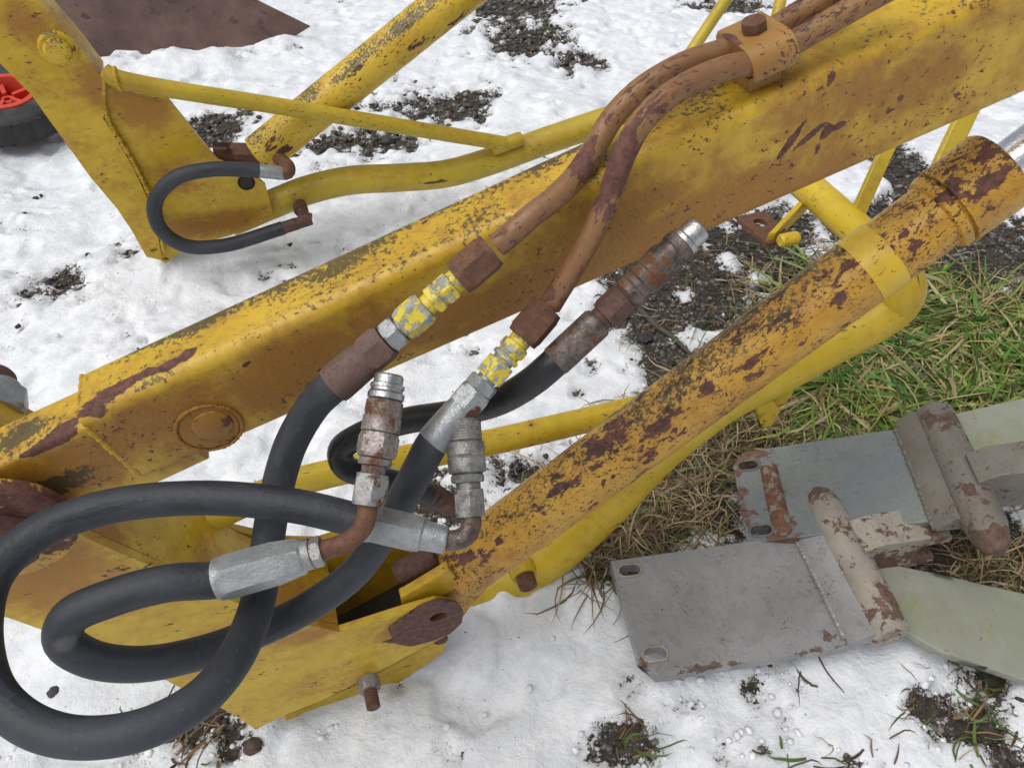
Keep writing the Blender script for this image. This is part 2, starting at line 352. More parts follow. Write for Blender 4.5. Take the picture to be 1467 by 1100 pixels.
def weld(mb, pts, r=.003):
    Q = spline(pts, .0045); return tube(mb, Q, r, 8, .0045, wob=.55)

# ------------------------------------------------------------------ ground
def gblob(px, py, rx, ry, s=1.):
    c = G(px, py); a = np.linalg.norm(G(px+rx, py)-c); b = np.linalg.norm(G(px, py-ry)-c); return (c[0], c[1], a, b, s)
BARE = [gblob(*b) for b in [
    (740, 10, 70, 22), (770, 60, 75, 28), (830, 85, 50, 22), (620, 155, 75, 26, .9), (680, 140, 40, 20, .8), (315, 180, 55, 26, 1.1), (480, 205, 60, 18, .8), (545, 195, 60, 22, .8),
    (1040, 8, 60, 10, .9), (930, 430, 75, 90, 1.1), (1010, 400, 90, 70, 1.2), (960, 510, 60, 60, 1.), (1100, 350, 110, 55, 1.1), (1295, 250, 45, 45, 1.2), (1330, 330, 140, 70, 1.2),
    (1420, 350, 110, 60, 1.2), (1250, 470, 200, 90, 1.5), (1420, 500, 130, 110, 1.5), (1120, 560, 130, 60, 1.3), (1000, 640, 90, 80, 1.4), (900, 740, 80, 80, 1.4), (1000, 730, 80, 70, 1.2),
    (860, 820, 40, 35, .9), (745, 680, 60, 40, 1.), (640, 715, 60, 40, .9), (1300, 640, 250, 90, 1.3), (1400, 780, 120, 70, 1.3), (300, 1045, 70, 48, .74), (330, 1075, 50, 25, .7), (905, 1062, 48, 34, .50),
    (1400, 1040, 70, 50, .66), (1330, 1010, 50, 30, .62), (1100, 1075, 40, 22, .62), (1440, 1085, 40, 30, .85), (1250, 1095, 50, 20, .6), (95, 402, 38, 20, .62), (390, 400, 30, 10, .4), (75, 988, 12, 8, .6),
    (570, 985, 25, 18, .55), (40, 60, 40, 30, .3), (1420, 960, 50, 30, .8)]]
SNOWY = [gblob(*b) for b in [(985, 415, 20, 14, 1.), (1050, 372, 34, 12, .9), (1150, 585, 12, 9, 1.), (1010, 765, 26, 32, 1.), (1090, 395, 18, 8, .8), (1160, 355, 25, 10, .9), (880, 490, 20, 14, .7), (1200, 265, 70, 40, .8), (1430, 170, 60, 40, .8), (1370, 590, 18, 8, .8), (640, 690, 10, 8, .7)]]
def blobsum(x, y, L):
    v = np.zeros_like(x)
    for cx, cy, a, b, s in L: v = np.maximum(v, s*np.exp(-(((x-cx)/a)**2+((y-cy)/b)**2)))
    return v
def cover(x, y):
    n1 = fbm(x, y, 7, 4, 3)-.5; n2 = fbm(x, y, 34, 3, 9)-.5
    c = 1.0 - blobsum(x, y, BARE)*.95 + blobsum(x, y, SNOWY)*.8
    return c + n1*.85 + n2*.95
def ground_z(x, y, c=None):
    c = cover(x, y) if c is None else c
    s = sstep(.30, .95, c)
    hs_ = .006 + .040*(fbm(x, y, 2.6, 2, 21)-.5) + .030*(fbm(x, y, 8, 2, 31)-.5) + .0055*(fbm(x, y, 30, 2, 41)-.5)+.0022*(fbm(x, y, 90, 2, 43)-.5)
    pits = sstep(.62, .78, fbm(x, y, 14, 2, 77)); hs_ = hs_ - .012*pits
    hd = -.010 + .016*(fbm(x, y, 12, 3, 51)-.5) + .012*(fbm(x, y, 60, 3, 61)-.5)
    return hd*(1-s)+hs_*s, s
def axis(lo, hi, st, far):
    a = list(np.arange(lo, hi+1e-6, st)); d = st; x = hi; r = []
    while x < far: d *= 1.25; x += d; r.append(x)
    d = st; x = lo; l = []
    while x > -far: d *= 1.25; x -= d; l.append(x)
    return np.array(l[::-1]+a+r)
gx = axis(-2.1, 2.3, .0072, 300); gy = axis(-.05, 3.2, .0068, 300)
X, Y = np.meshgrid(gx, gy); x = X.ravel(); y = Y.ravel()
cv = cover(x, y); z, sm = ground_z(x, y, cv)
bank = lambda x, y, c, r, h: h*np.exp(-(((x-c[0])**2+(y-c[1])**2)/r**2))
for px, py, r, h in [(235, 97, .13, .018), (318, 92, .07, .045), (250, 92, .06, .03), (400, 75, .07, .03), (425, 62, .12, .025), (150, 104, .12, .012), (60, 112, .12, .01), (250, 385, .06, .02), (690, 900, .06, .012), (300, 370, .10, .015), (830, 1060, .055, -.016), (800, 1000, .04, -.008), (880, 1010, .05, .010), (1080, 1000, .06, -.010), (60, 480, .09, -.018), (140, 330, .08, -.02), (80, 250, .07, -.015), (560, 400, .05, -.012), (440, 150, .08, -.02), (700, 990, .05, -.010), (20, 950, .05, -.01)]:
    z = z + bank(x, y, G(px, py), r, h)
far_ = sstep(4, 9, np.hypot(x, y)); z = z*(1-far_)
nx, ny = len(gx), len(gy); ii = np.arange(nx*ny).reshape(ny, nx)
quads = np.stack([ii[:-1, :-1], ii[:-1, 1:], ii[1:, 1:], ii[1:, :-1]], -1).reshape(-1, 4)
me = bpy.data.meshes.new('ground'); me.vertices.add(nx*ny); me.vertices.foreach_set('co', np.c_[x, y, z].astype(np.float32).ravel())
me.loops.add(quads.size); me.loops.foreach_set('vertex_index', quads.astype(np.int32).ravel())
me.polygons.add(len(quads)); me.polygons.foreach_set('loop_start', np.arange(0, quads.size, 4, dtype=np.int32)); me.polygons.foreach_set('loop_total', np.full(len(quads), 4, np.int32))
me.polygons.foreach_set('use_smooth', np.ones(len(quads), bool)); me.update()
a = me.attributes.new('snow', 'FLOAT', 'POINT'); a.data.foreach_set('value', np.clip(cv, 0, 1.6).astype(np.float32))
ground = bpy.data.objects.new('ground', me); scene.collection.objects.link(ground); tag(ground, 'trampled wet snow over dark soil and gravel', kind='structure')
t = NT('snow_and_soil'); gp = t.n('ShaderNodeNewGeometry').outputs['Position']
cvA = t.attr('snow'); f1 = t.noise(gp, 110, 5, .65); f2 = t.noise(gp, 380, 3, .6); f3 = t.noise(gp, 22, 4, .6); f4 = t.noise(gp, 5, 3)
sn = t.ss(t.math('ADD', cvA, t.math('ADD', t.math('MULTIPLY', t.math('SUBTRACT', f1, .5), 1.15), t.math('MULTIPLY', t.math('SUBTRACT', f2, .5), .6))), .42, .60)
snow = t.mix(t.ss(f3, .35, .70), (.66, .69, .73), (.82, .84, .87)); snow = t.mix(t.ss(f4, .45, .7, 0, .5), snow, (.70, .725, .76))
gr = t.ss(t.math('ADD', cvA, t.math('ADD', t.math('MULTIPLY', f3, .75), t.math('MULTIPLY', f1, .35))), .95, 1.42)          # thin wet snow near bare soil
snow = t.mix(gr, (.50, .505, .515), snow)
speck = t.ss(t.math('ADD', t.noise(gp, 150, 2, .5), t.math('MULTIPLY', f4, .22)), .845, .875); snow = t.mix(speck, snow, (.10, .085, .07))
soil = t.mix(t.ss(f1, .35, .65), (.022, .018, .014), (.060, .050, .040)); soil = t.mix(t.ss(f2, .55, .7, 0, .7), soil, (.12, .105, .09))
soil = t.mix(t.ss(f4, .52, .62, 0, .35), soil, (.035, .045, .015))
f5 = t.noise(gp, 55, 4, .6); snow = t.mix(t.ss(f1, .50, .72, 0, .35), snow, (.60, .615, .64)); snow = t.mix(t.ss(f5, .56, .70, 0, .35), snow, (.62, .635, .66))
nb = t.bump(f1, .45, .0035); nb = t.bump(f2, .4, .0010, nb); nb = t.bump(f5, .4, .006, nb)
t.done(t.mix(sn, soil, snow), t.fmix(sn, .78, t.ss(f3, .3, .7, .42, .62)), 0., nb, .35)
t.b.inputs['Subsurface Weight'].default_value = 0.
me.materials.append(t.m)
def gz(x, y):
    xa = np.atleast_1d(np.array(x, float)); ya = np.atleast_1d(np.array(y, float)); return ground_z(xa, ya)[0]

# ------------------------------------------------------------------ front loader
root = empty('front_loader', NP(366, 1045, .05)*np.array([1, 1, 0]))
tag(root, 'worn yellow tractor front loader frame with rusty paint standing in the snow', 'loader')
# --- lift arm: a rounded box between two sections
def ring(tf, tn, bn, bf, r=.011, k=6):
    out = []; C = [tf, tn, bn, bf]
    for i in range(4):
        p = C[i]; a = norm(C[i-1]-p); b = norm(C[(i+1) % 4]-p)
        for q in range(k+1):
            th = q/k*math.pi/2; out.append(p+a*r*(1-math.sin(th))+b*r*(1-math.cos(th)))
    # more points on the flats
    res = []
    for i in range(len(out)):
        p, q = out[i], out[(i+1) % len(out)]; n = max(1, int(np.linalg.norm(q-p)/.006+.5)) if (i+1) % (k+1) == 0 else 1
        res.append((p, q, n))
    return out, res
def box_loft(mb, c0, c1, nseg, r=.011, cnt=(9, 16, 9, 16)):
    def dense(C):
        pts, _ = ring(*C, r=r); k = 7; out = []
        for i in range(4):
            out += pts[i*k:(i+1)*k]; p = pts[(i+1)*k-1]; q = pts[((i+1)*k) % 28]
            out += [p+(q-p)*j/cnt[i] for j in range(1, cnt[i])]
        return np.array(out)
    R0, R1 = dense(c0), dense(c1); m = len(R0); V_ = []; PC = []
    Lm = np.linalg.norm(R1.mean(0)-R0.mean(0))
    for i in range(nseg+1):
        f = i/nseg; P = R0+(R1-R0)*f; V_.append(P); q = P-A0; PC.append(np.c_[q@U, q@Hh, q@V])
    Fs = [(i*m+j, i*m+(j+1) % m, (i+1)*m+(j+1) % m, (i+1)*m+j) for i in range(nseg) for j in range(m)]
    Fs += [tuple(range(m))[::-1], tuple(nseg*m+j for j in range(m))]
    return mb.add(np.vstack(V_), Fs, np.vstack(PC))
Lr = 1.25; bl = NP(210, 690); br = NP(1800, -7)
def botpt(s):                                        # bottom edge line carried on
    d = br-bl; k = ((A0+U*s)-bl)@U/(d@U); return bl+d*k
c0 = [A0, A0+Hh*W, bl, bl-Hh*W]; c1 = [A0+U*Lr, A0+U*Lr+Hh*W, botpt(Lr), botpt(Lr)-Hh*W]
mb = MB(); box_loft(mb, c0, c1, 520, cnt=(14, 38, 10, 12)); arm = mb.build('lift_arm', 'arm', root, sharp=40)
def onside(px, py): return NP(px, py, W)
def ontop(px, py):
    r = ray(px, py); N = -V; return EYE+r*(((A0-EYE)@N)/(r@N))
patch(arm, 'wear', [(ontop(135, 578), .018, .012, U, 1), (ontop(160, 558), .022, .010, U, 1), (onside(150, 590), .012, .006, U, .8), (ontop(200, 540), .030, .008, U, .9), (ontop(240, 522), .020, .008, U, .9), (ontop(265, 508), .012, .009, U, .8),
    (ontop(385, 417), .008, .004, U, .8), (ontop(605, 320), .014, .004, U, .7), (ontop(690, 270), .010, .004, U, .6), (ontop(650, 295), .008, .004, U, .6), (ontop(800, 235), .008, .004, U, .6),
    (onside(345, 525), .020, .004, U, .7), (onside(1195, 105), .014, .004, onside(1185, 130)-onside(1208, 80), 1.3), (onside(1135, 200), .020, .0036, onside(1115, 220)-onside(1150, 172), 1.5), (onside(1160, 195), .018, .0032, onside(1130, 220)-onside(1170, 185), 1.4),
    (onside(1183, 190), .010, .006, onside(1195, 170)-onside(1175, 220), 1.), (onside(1200, 182), .007, .004, U, 1.), (onside(1172, 212), .008, .0028, onside(1180, 190)-onside(1168, 225), 1.),
    (onside(1355, 90), .009, .005, V, .62), (onside(1300, 115), .010, .0045, U, .62), (onside(1290, 140), .010, .0045, V, .62), (onside(1325, 105), .008, .0045, U, .62), (onside(1275, 160), .008, .004, U, .62), (onside(1372, 110), .010, .004, V, .62),
    (onside(1440, 60), .007, .004, U, .5), (onside(700, 335), .03, .004, U, .5), (onside(960, 180), .03, .004, U, .6), (onside(1020, 150), .02, .003, U, .6)])
patch(arm, 'stain', [(onside(600, 470), .20, .020, U, .8), (onside(950, 350), .18, .035, U, .9), (onside(1080, 300), .12, .03, U, .8), (onside(420, 530), .10, .03, U, .75), (onside(250, 590), .10, .022, U, .6), (onside(1310, 120), .05, .025, U, .55), (onside(1180, 150), .06, .03, U, .45), (onside(840, 330), .1, .03, U, .55)])
patch(arm, 'mould', [(onside(430, 565), .045, .022, U, 1.0), (onside(380, 590), .03, .014, U, .9), (ontop(560, 330), .10, .010, U, .55), (ontop(350, 430), .14, .010, U, .7), (ontop(790, 225), .03, .012, U, .9), (ontop(820, 210), .03, .008, U, .9), (ontop(480, 380), .06, .012, U, .6), (onside(1410, 15), .03, .02, V, .6), (onside(1370, 40), .015, .01, V, .6), (onside(250, 655), .010, .008, V, .7)])
mb = MB(); bc = onside(300, 612)
lathe(mb, bc-Hh*.004, bc+Hh*.0018, [(0, .024), (.7, .024), (1, .0215)], 40); lathe(mb, bc+Hh*.001+U*.004-V*.002, bc+Hh*.0042+U*.004-V*.002, [(0, .016), (.6, .0150), (1, .011)], 32)
weld(mb, [bc+Hh*.001+(EH*math.cos(a_)+ZZ*math.sin(a_))*.0245 for a_ in np.linspace(0, 2*math.pi, 26)], .0016)
boss = mb.build('boss', 'arm', arm); patch(boss, 'stain', [(bc, .05, .05, U, 1.)]); patch(boss, 'wear', [(bc+Hh*.004+V*.014, .02, .010, U, .8), (bc+Hh*.006+U*.018, .012, .008, U, .7)])
mb = MB(); weld(mb, [A0+Hh*.006+V*.001+U*.001, A0+Hh*(W-.008)+V*.001+U*.001], .0018); weld(mb, [A0+Hh*(W-.0015)+V*.010, bl-Hh*.0015-V*.010], .0026); mb.build('weld_bead', 'arm', arm)
# --- smaller box that the arm slides over
k0 = NP(93, 556, .004); kn = NP(104, 622, W-.006); 
tf = A0+V*.012+Hh*.004+U*.03; tn = A0+V*.012+Hh*(W-.005)+U*.03; bn = NP(300, 660, W-.005); bf = bn-Hh*(W-.009)
sh = -U*.42
mb = MB(); box_loft(mb, [tf+sh, tn+sh, bn+sh*1.35-V*.0, bf+sh*1.35], [tf, tn, bn, bf], 90, .005)
kn_o = mb.build('arm_end', 'arm', root, sharp=40)
tk = lambda px, py: ontop(px, py)+V*.012
patch(kn_o, 'wear', [(tk(45, 625), .022, .008, U, 1.), (tk(70, 605), .018, .010, U, 1.), (tk(85, 592), .012, .008, U, .8), (NP(105, 660), .008, .003, V, .6)])
patch(kn_o, 'mould', [(tk(10, 610), .03, .012, U, .6), (NP(60, 712), .06, .016, U, 2.2), (NP(150, 695), .03, .010, U, 1.6)]); patch(kn_o, 'stain', [(NP(90, 690), .08, .03, U, .7)])  # blackened underside by the pivot: grease, with the recess's shade painted in
# --- pivot at the arm's root
pv = NP(-4, 770, .075)
mb = MB(); lathe(mb, pv-Hh*.012, pv, [(0, .054), (.75, .054), (1, .051)], 56); pw = mb.build('pivot_washer', 'cyl', root); patch(pw, 'wear', [(pv+ZZ*.03+EH*.02, .06, .018, EH, .6), (pv+EH*.05, .03, .02, ZZ, .7)])
mb = MB(); lathe(mb, pv-EH*.008, pv-EH*.008+Hh*.014, [(0, .033), (.05, .033, 6, 1.12), (.8, .033, 6, 1.12), (1, .031, 6, 1.05)], 48, rot=.4); pin = mb.build('pivot_pin_head', 'rustdark', root)
mb = MB(); q = NP(-6, 592, -.030); lathe(mb, q-Hh*.03, q+Hh*.004, [(0, .016), (.3, .017, 6, 1.1), (.34, .021, 6, 1.12), (.9, .021, 6, 1.12), (1, .019, 6, 1.04)], 48, rot=.2); mb.build('pivot_nut', 'zinc', root)
mb = MB(); lathe(mb, q-Hh*.045-U*.006+ZZ*.004, q-Hh*.03-U*.006+ZZ*.004, [(0, .015), (.2, .017), (.9, .017), (1, .014)], 32); mb.build('pivot_cap', 'rustdark', root)
# --- mounting post near the camera (two side plates and a web)
def n2(px, py, off): P = NP(px, py, off)-A0; return (P@EH, P@ZZ)
PO = .066
outline = [n2(*q, PO) for q in [(-150, 905), (-60, 878), (9, 884), (65, 904), (235, 973), (340, 1026), (366, 1045), (404, 1026), (462, 1003), (560, 953), (640, 910), (662, 890), (655, 866), (625, 862), (590, 872), (487, 905), (436, 894), (350, 868), (240, 820), (140, 778), (60, 735), (-40, 690), (-150, 720)]]
hole = [circle(n2(628, 885, PO), .012, 18, .010)]
mb = MB(); plate(mb, outline, A0+Hh*PO, EH, ZZ, Hh, .009, hole, .012)
sp_ = mb.build('post_side_plate', 'post', root, bevel=.0012)
patch(sp_, 'wear', [(NP(635, 880, PO), .034, .024, NP(660, 870, PO)-NP(600, 900, PO), 1.), (NP(600, 898, PO), .030, .018, NP(660, 870, PO)-NP(600, 900, PO), .85), (NP(570, 912, PO), .035, .014, NP(620, 890, PO)-NP(560, 915, PO), .9), (NP(545, 915, PO), .02, .008, EH, .55), (NP(366, 1040, PO), .012, .007, EH, .8), (NP(225, 968, PO), .03, .006, EH, .7), (NP(340, 1025, PO), .012, .006, EH, .6)])
ear = [n2(*q, PO+.003) for q in [(556, 902), (575, 888), (604, 868), (628, 859), (652, 862), (664, 876), (662, 892), (645, 908), (620, 918), (590, 926), (566, 922)]]
mb = MB(); plate(mb, rcorner(ear, .004, 3), A0+Hh*(PO+.003), EH, ZZ, Hh, .0035, [circle(n2(628, 884, PO+.003), .010, 20, .0085)], .006); eo = mb.build('ear', 'ear', sp_, bevel=.0008)
far_out = [(a_-.004, b_+(.040 if i in (13, 14, 15) else .02 if i in (12, 16) else 0)) for i, (a_, b_) in enumerate(outline)]
mb = MB(); plate(mb, far_out, A0-Hh*.030, EH, ZZ, Hh, .009, [circle((hole[0][0][0]-.014, hole[0][0][1]), .010, 18)], .03); mb.build('post_side_plate', 'post', root, bevel=.0012)
top = [n2(*q, PO) for q in [(487, 905), (436, 894), (350, 868), (240, 820), (140, 778), (60, 735), (-40, 690)]]
def thickline(pl_, t_, side=-1):
    P = [np.array(p) for p in pl_]; o = []
    for i in range(len(P)):
        d = P[min(i+1, len(P)-1)]-P[max(i-1, 0)]; d = d/np.linalg.norm(d); o.append(P[i]+side*t_*np.array([-d[1], d[0]]))
    return [tuple(p) for p in P]+[tuple(p) for p in o[::-1]]
mb = MB(); plate(mb, [(a_, b_-.004) for a_, b_ in thickline(top, .007, 1)], A0+Hh*(PO-.011), EH, ZZ, Hh, .083, (), .012)
web = mb.build('post_web', 'post', root, bevel=.001)
we = lambda px, py, d: NP(px, py, PO)-Hh*d
patch(web, 'stain', [(we(140, 778, .03), .06, .03, Hh, 1.), (we(300, 846, .03), .05, .02, Hh, .9), (we(436, 894, .04), .04, .05, EH, 1.), (we(240, 820, .06), .06, .02, EH, .8), (we(60, 735, .04), .05, .04, EH, 1.)])
patch(web, 'wear', [(we(330, 860, .045), .04, .006, Hh+EH*.3, .75), (we(190, 800, .04), .04, .006, EH-Hh, .7), (we(470, 900, .03), .02, .014, EH, .7)])
patch(sp_, 'stain', [(NP(150, 850, PO), .06, .03, EH, .7), (NP(300, 920, PO), .05, .03, EH, .5), (NP(40, 820, PO), .06, .04, EH, .8), (NP(440, 910, PO), .04, .015, EH, .7), (NP(600, 900, PO), .05, .03, EH, .6)])
mb = MB(); low = [n2(*q, PO) for q in [(-60, 878), (9, 884), (65, 904), (235, 973), (340, 1026)]]
plate(mb, [(a_+.006, b_+.006) for a_, b_ in thickline(low, .007, 1)], A0+Hh*(PO-.011), EH, ZZ, Hh, .083, (), .03); mb.build('post_back_web', 'post', root, bevel=.001)
mb = MB(); weld(mb, [NP(*q, PO-.008) for q in [(487, 902), (436, 890), (350, 863), (240, 815), (140, 773), (60, 730)]], .0035); mb.build('weld_bead', 'post', root)
mb = MB(); flr = [n2(*q, PO) for q in [(366, 1045), (404, 1031), (462, 1008), (560, 958), (632, 917)]]
plate(mb, [(a_, b_+.007) for a_, b_ in thickline(flr, .007, -1)][::-1], A0+Hh*(PO-.008), EH, ZZ, Hh, .0925, (), .02); mb.build('post_floor', 'dark', root)  # near-black floor: grease, plus the hollow's shade put into its colour
mb = MB(); plate(mb, [(n2(*q, .02)) for q in [(182, 778), (196, 772), (262, 812), (250, 822)]], A0+Hh*.030, EH, ZZ, Hh, .012, (), .01); mb.build('stiffener', 'post', root, bevel=.001)
# lower flange of the post and its bolt
fl = [n2(*q, PO-.022) for q in [(408, 1026), (440, 1014), (520, 976), (630, 916), (640, 921), (634, 936), (560, 986), (500, 1018), (462, 1036), (446, 1052), (424, 1057), (409, 1048)]]
mb = MB(); plate(mb, fl, A0+Hh*(PO-.022), EH, ZZ, Hh, .012, (), .012); flo = mb.build('post_foot', 'post', root, bevel=.0015)
patch(flo, 'wear', [(NP(435, 1030, PO), .015, .008, EH, .8), (NP(600, 945, PO), .03, .005, EH, .7)])
def bolt(c, ax, r, hl, mat, pr, name='bolt', washer=None, stud=None, wm='tube'):
    mb = MB(); ax = norm(ax)
    lathe(mb, c, c+ax*hl, [(0, r, 6, 1.12), (.72, r, 6, 1.12), (1, r, 6, 1.0), (1, r*.8)], 48, rot=random.random()); b = mb.build(name, mat, pr)
    if washer: mb = MB(); lathe(mb, c-ax*washer[1], c+ax*.0005, [(0, washer[0]*1.04), (.6, washer[0]), (1, washer[0]*.9)], 32); mb.build('washer', wm, b)
    if stud:
        mb = MB(); pf = []; k = 9
        for i in range(k): pf += [(i/k, stud[0]*.9), ((i+.5)/k, stud[0])]
        lathe(mb, c+ax*hl*.9, c+ax*(hl+stud[1]), pf+[(1, stud[0]*.8)], 24); mb.build('stud', 'rust', b)
    return b
bolt(NP(527, 972, PO), Hh, .0125, .016, 'zincrust', root, 'nut', None, (.0085, .022))
# --- lift cylinder
ca, cb = NP(662, 812, W/2), NP(1347, 305, W/2); ax = norm(cb-ca)
mb = MB(); tube(mb, [ca, cb+ax*.004], [(0, .0365), (.86, .0362), (.885, .0352), (1, .0350)], 64, .005); cyl = mb.build('lift_cylinder', 'cyl', root)
cn = norm(np.cross(ax, Hh)); cn = cn if cn[2] > 0 else -cn
def oncyl(px, py): # hit on the barrel
    r = norm(ray(px, py)); oc = EYE-ca; d = r-ax*(r@ax); e = oc-ax*(oc@ax); a_ = d@d; b_ = 2*d@e; c_ = e@e-.0365**2; q = b_*b_-4*a_*c_
    return EYE+r*((-b_-math.sqrt(max(q, 0)))/(2*a_))
patch(cyl, 'wear', [(oncyl(1190, 405), .018, .012, cn, 0.30), (oncyl(1215, 380), .014, .008, cn, 0.33), (oncyl(1200, 430), .016, .006, ax, 0.33), (oncyl(1085, 512), .022, .004, ax, 0.44), (oncyl(1010, 560), .015, .006, ax, 0.33), (oncyl(985, 520), .012, .005, ax, 0.28), (oncyl(960, 600), .03, .004, ax, 0.33), (oncyl(860, 640), .03, .005, ax, 0.33), (oncyl(830, 640), .02, .008, ax, 0.28), (oncyl(870, 690), .02, .005, ax, 0.33),
    (oncyl(750, 730), .025, .008, ax, 0.30), (oncyl(800, 700), .03, .006, ax, 0.28), (oncyl(720, 770), .02, .01, ax, 0.28), (oncyl(680, 800), .02, .01, ax, 0.28), (oncyl(1290, 325), .03, .02, cn, 0.19), (oncyl(1325, 300), .02, .02, cn, 0.19), (oncyl(1270, 350), .02, .008, cn, 0.28), (oncyl(1310, 345), .014, .01, cn, 0.22)])
patch(cyl, 'mould', [(oncyl(1000, 500), .12, .014, ax, .65), (oncyl(1120, 410), .10, .014, ax, .7), (oncyl(860, 600), .1, .012, ax, .6), (oncyl(1250, 320), .06, .012, ax, .5)])
mb = MB(); s0 = ((NP(1238, 378, W/2)-ca)@ax); s0 -= .008; s1 = s0+.030; lathe(mb, ca+ax*s0, ca+ax*s1, [(0, .0360), (0, .0369), (1, .0369), (1, .0350)], 64); mb.build('band', 'band', cyl)
Lg = .063
mb = MB(); lathe(mb, cb-ax*.006, cb+ax*Lg, [(0, .0355), (.03, .0390), (.10, .0408), (.15, .0408), (.16, .0372), (.20, .0372), (.21, .0418), (.95, .0424), (1, .040), (1, .022)], 64); gl = mb.build('gland', 'cyl', cyl)
patch(gl, 'wear', [(cb+ax*.05+cn*.04, .02, .014, ax, .35), (cb+ax*.012+cn*.04-Hh*.0+Hh*.03, .012, .03, cn, .4), (cb+ax*.06+Hh*.03+cn*.03, .010, .010, ax, .3)])
mb = MB(); lathe(mb, cb+ax*Lg*.98, cb+ax*.55, [(0, .0205), (1, .0205)], 40); mb.build('piston_rod', 'chrome', cyl)
# cylinder eye
pinc = NP(622, 884, W/2)+ZZ*.006
e1 = norm(ax-Hh*(ax@Hh)); e2 = norm(np.cross(Hh, e1)); e2 = e2 if e2[2] > 0 else -e2
Lp = float((ca-pinc)@e1); hp = float((ca-pinc)@e2)
ey = [(Lp+.012, hp+.031), (Lp+.012, hp-.031)]+[(.024*math.cos(a_), .024*math.sin(a_)) for a_ in np.linspace(-1.9, -4.3, 12)]
mb = MB(); plate(mb, ey, pinc+Hh*.022, e1, e2, Hh, .044, (), .014); mb.build('cylinder_eye', 'cyl', cyl, bevel=.002)
mb = MB(); lathe(mb, ca-ax*.012, ca+ax*.002, [(0, .026), (.3, .034), (1, .0365)], 48); mb.build('cylinder_base', 'cyl', cyl)
mb = MB(); pq = NP(590, 812, .02); lathe(mb, pq-U*.02, pq+U*.03, [(0, .012), (.1, .015), (.9, .015), (1, .012)], 32); mb.build('port', 'rustdark', cyl)
mb = MB(); lathe(mb, pinc-Hh*.05, pinc+Hh*.036, [(0, .009), (1, .009)], 24); mb.build('pin', 'rustdark', cyl)
mb = MB(); lg = [n2(*q, .045) for q in [(572, 848), (590, 838), (640, 808), (654, 822), (648, 836), (600, 868), (576, 866)]]
plate(mb, lg, A0+Hh*.052, EH, ZZ, Hh, .012, (), .01); mb.build('eye_lug', 'post', cyl, bevel=.0015)
# --- lower bent tube, cross tube, brace
TO = -.052
nt = [NP(*q, TO) for q in [(622, 884), (668, 862), (776, 808), (864, 730), (944, 645), (1038, 572), (1114, 534), (1186, 496), (1248, 464), (1284, 438)]]
Nc = NP(1300, 400, TO)
nt += [Nc-ZZ*.012, Nc+(-Hh*.02), Nc-Hh*.06+ZZ*.004]
mb = MB(); tube(mb, nt, [(0, .031), (.55, .030), (.8, .0265), (1, .0255)], 40, .006); lt = mb.build('lower_tube', 'tube', root)
patch(lt, 'wear', [(NP(835, 745, TO+.03), .02, .005, nt[4]-nt[2], .9), (NP(1230, 490, TO+.03), .010, .003, ZZ, .9), (NP(1300, 420, TO+.03), .02, .012, ZZ, .5)])
patch(lt, 'mould', [(NP(1290, 430, TO+.03), .02, .02, ZZ, .9), (NP(1280, 405, TO+.03), .03, .02, ZZ, .7), (NP(1140, 535, TO+.03), .012, .02, ZZ, .5)])
ce = Nc-Hh*.47+ZZ*.006
mb = MB(); tube(mb, [Nc-Hh*.05+ZZ*.004, ce], [(0, .026), (.1, .0215), (1, .0215)], 40, .01); mb.build('cross_tube', 'tube', root)
mb = MB(); tube(mb, [NP(300, 742, TO+.02), NP(420, 692, TO+.01), NP(700, 634, TO-.0), NP(890, 590, TO), NP(985, 568, TO)], .0155, 28, .008); br_ = mb.build('brace_rod', 'tube', root)
patch(br_, 'wear', [(NP(800, 612, TO), .03, .004, EH, .45)])
bolt(NP(752, 826, TO+.040), Hh, .0125, .016, 'rust', root, 'bolt', (.019, .018))
for dx, q in ((0, [(1078, 575), (1100, 565), (1112, 578), (1100, 600), (1084, 606)]), (1, [(1112, 566), (1140, 552), (1142, 568), (1130, 584), (1118, 588)])):
    mb = MB(); plate(mb, [n2(*k, TO) for k in q], A0+Hh*(TO+.012-.02*dx), EH, ZZ, Hh, .008, (), .01); tb = mb.build('tab', 'tube', root, bevel=.001)
    patch(tb, 'wear', [(NP(*q[3], TO), .01, .006, EH, .6)])
for c_, d_, r_ in ((Nc-Hh*.052+ZZ*.004, Hh, .0275), (NP(704, 634, TO), np.zeros(3), 0), ):
    if r_:
        mb = MB(); weld(mb, [c_+(EH*math.cos(a_)+ZZ*math.sin(a_))*r_ for a_ in np.linspace(0, 2*math.pi, 24)], .003); mb.build('weld_bead', 'tube', root)
mb = MB(); fr = FP(168, 113, .012); weld(mb, [fr+(np.cross(EH, Hh)*math.sin(a_)+Hh*math.cos(a_))*.017 for a_ in np.linspace(0, 2*math.pi, 16)], .0035); mb.build('weld_bead', 'post', root)
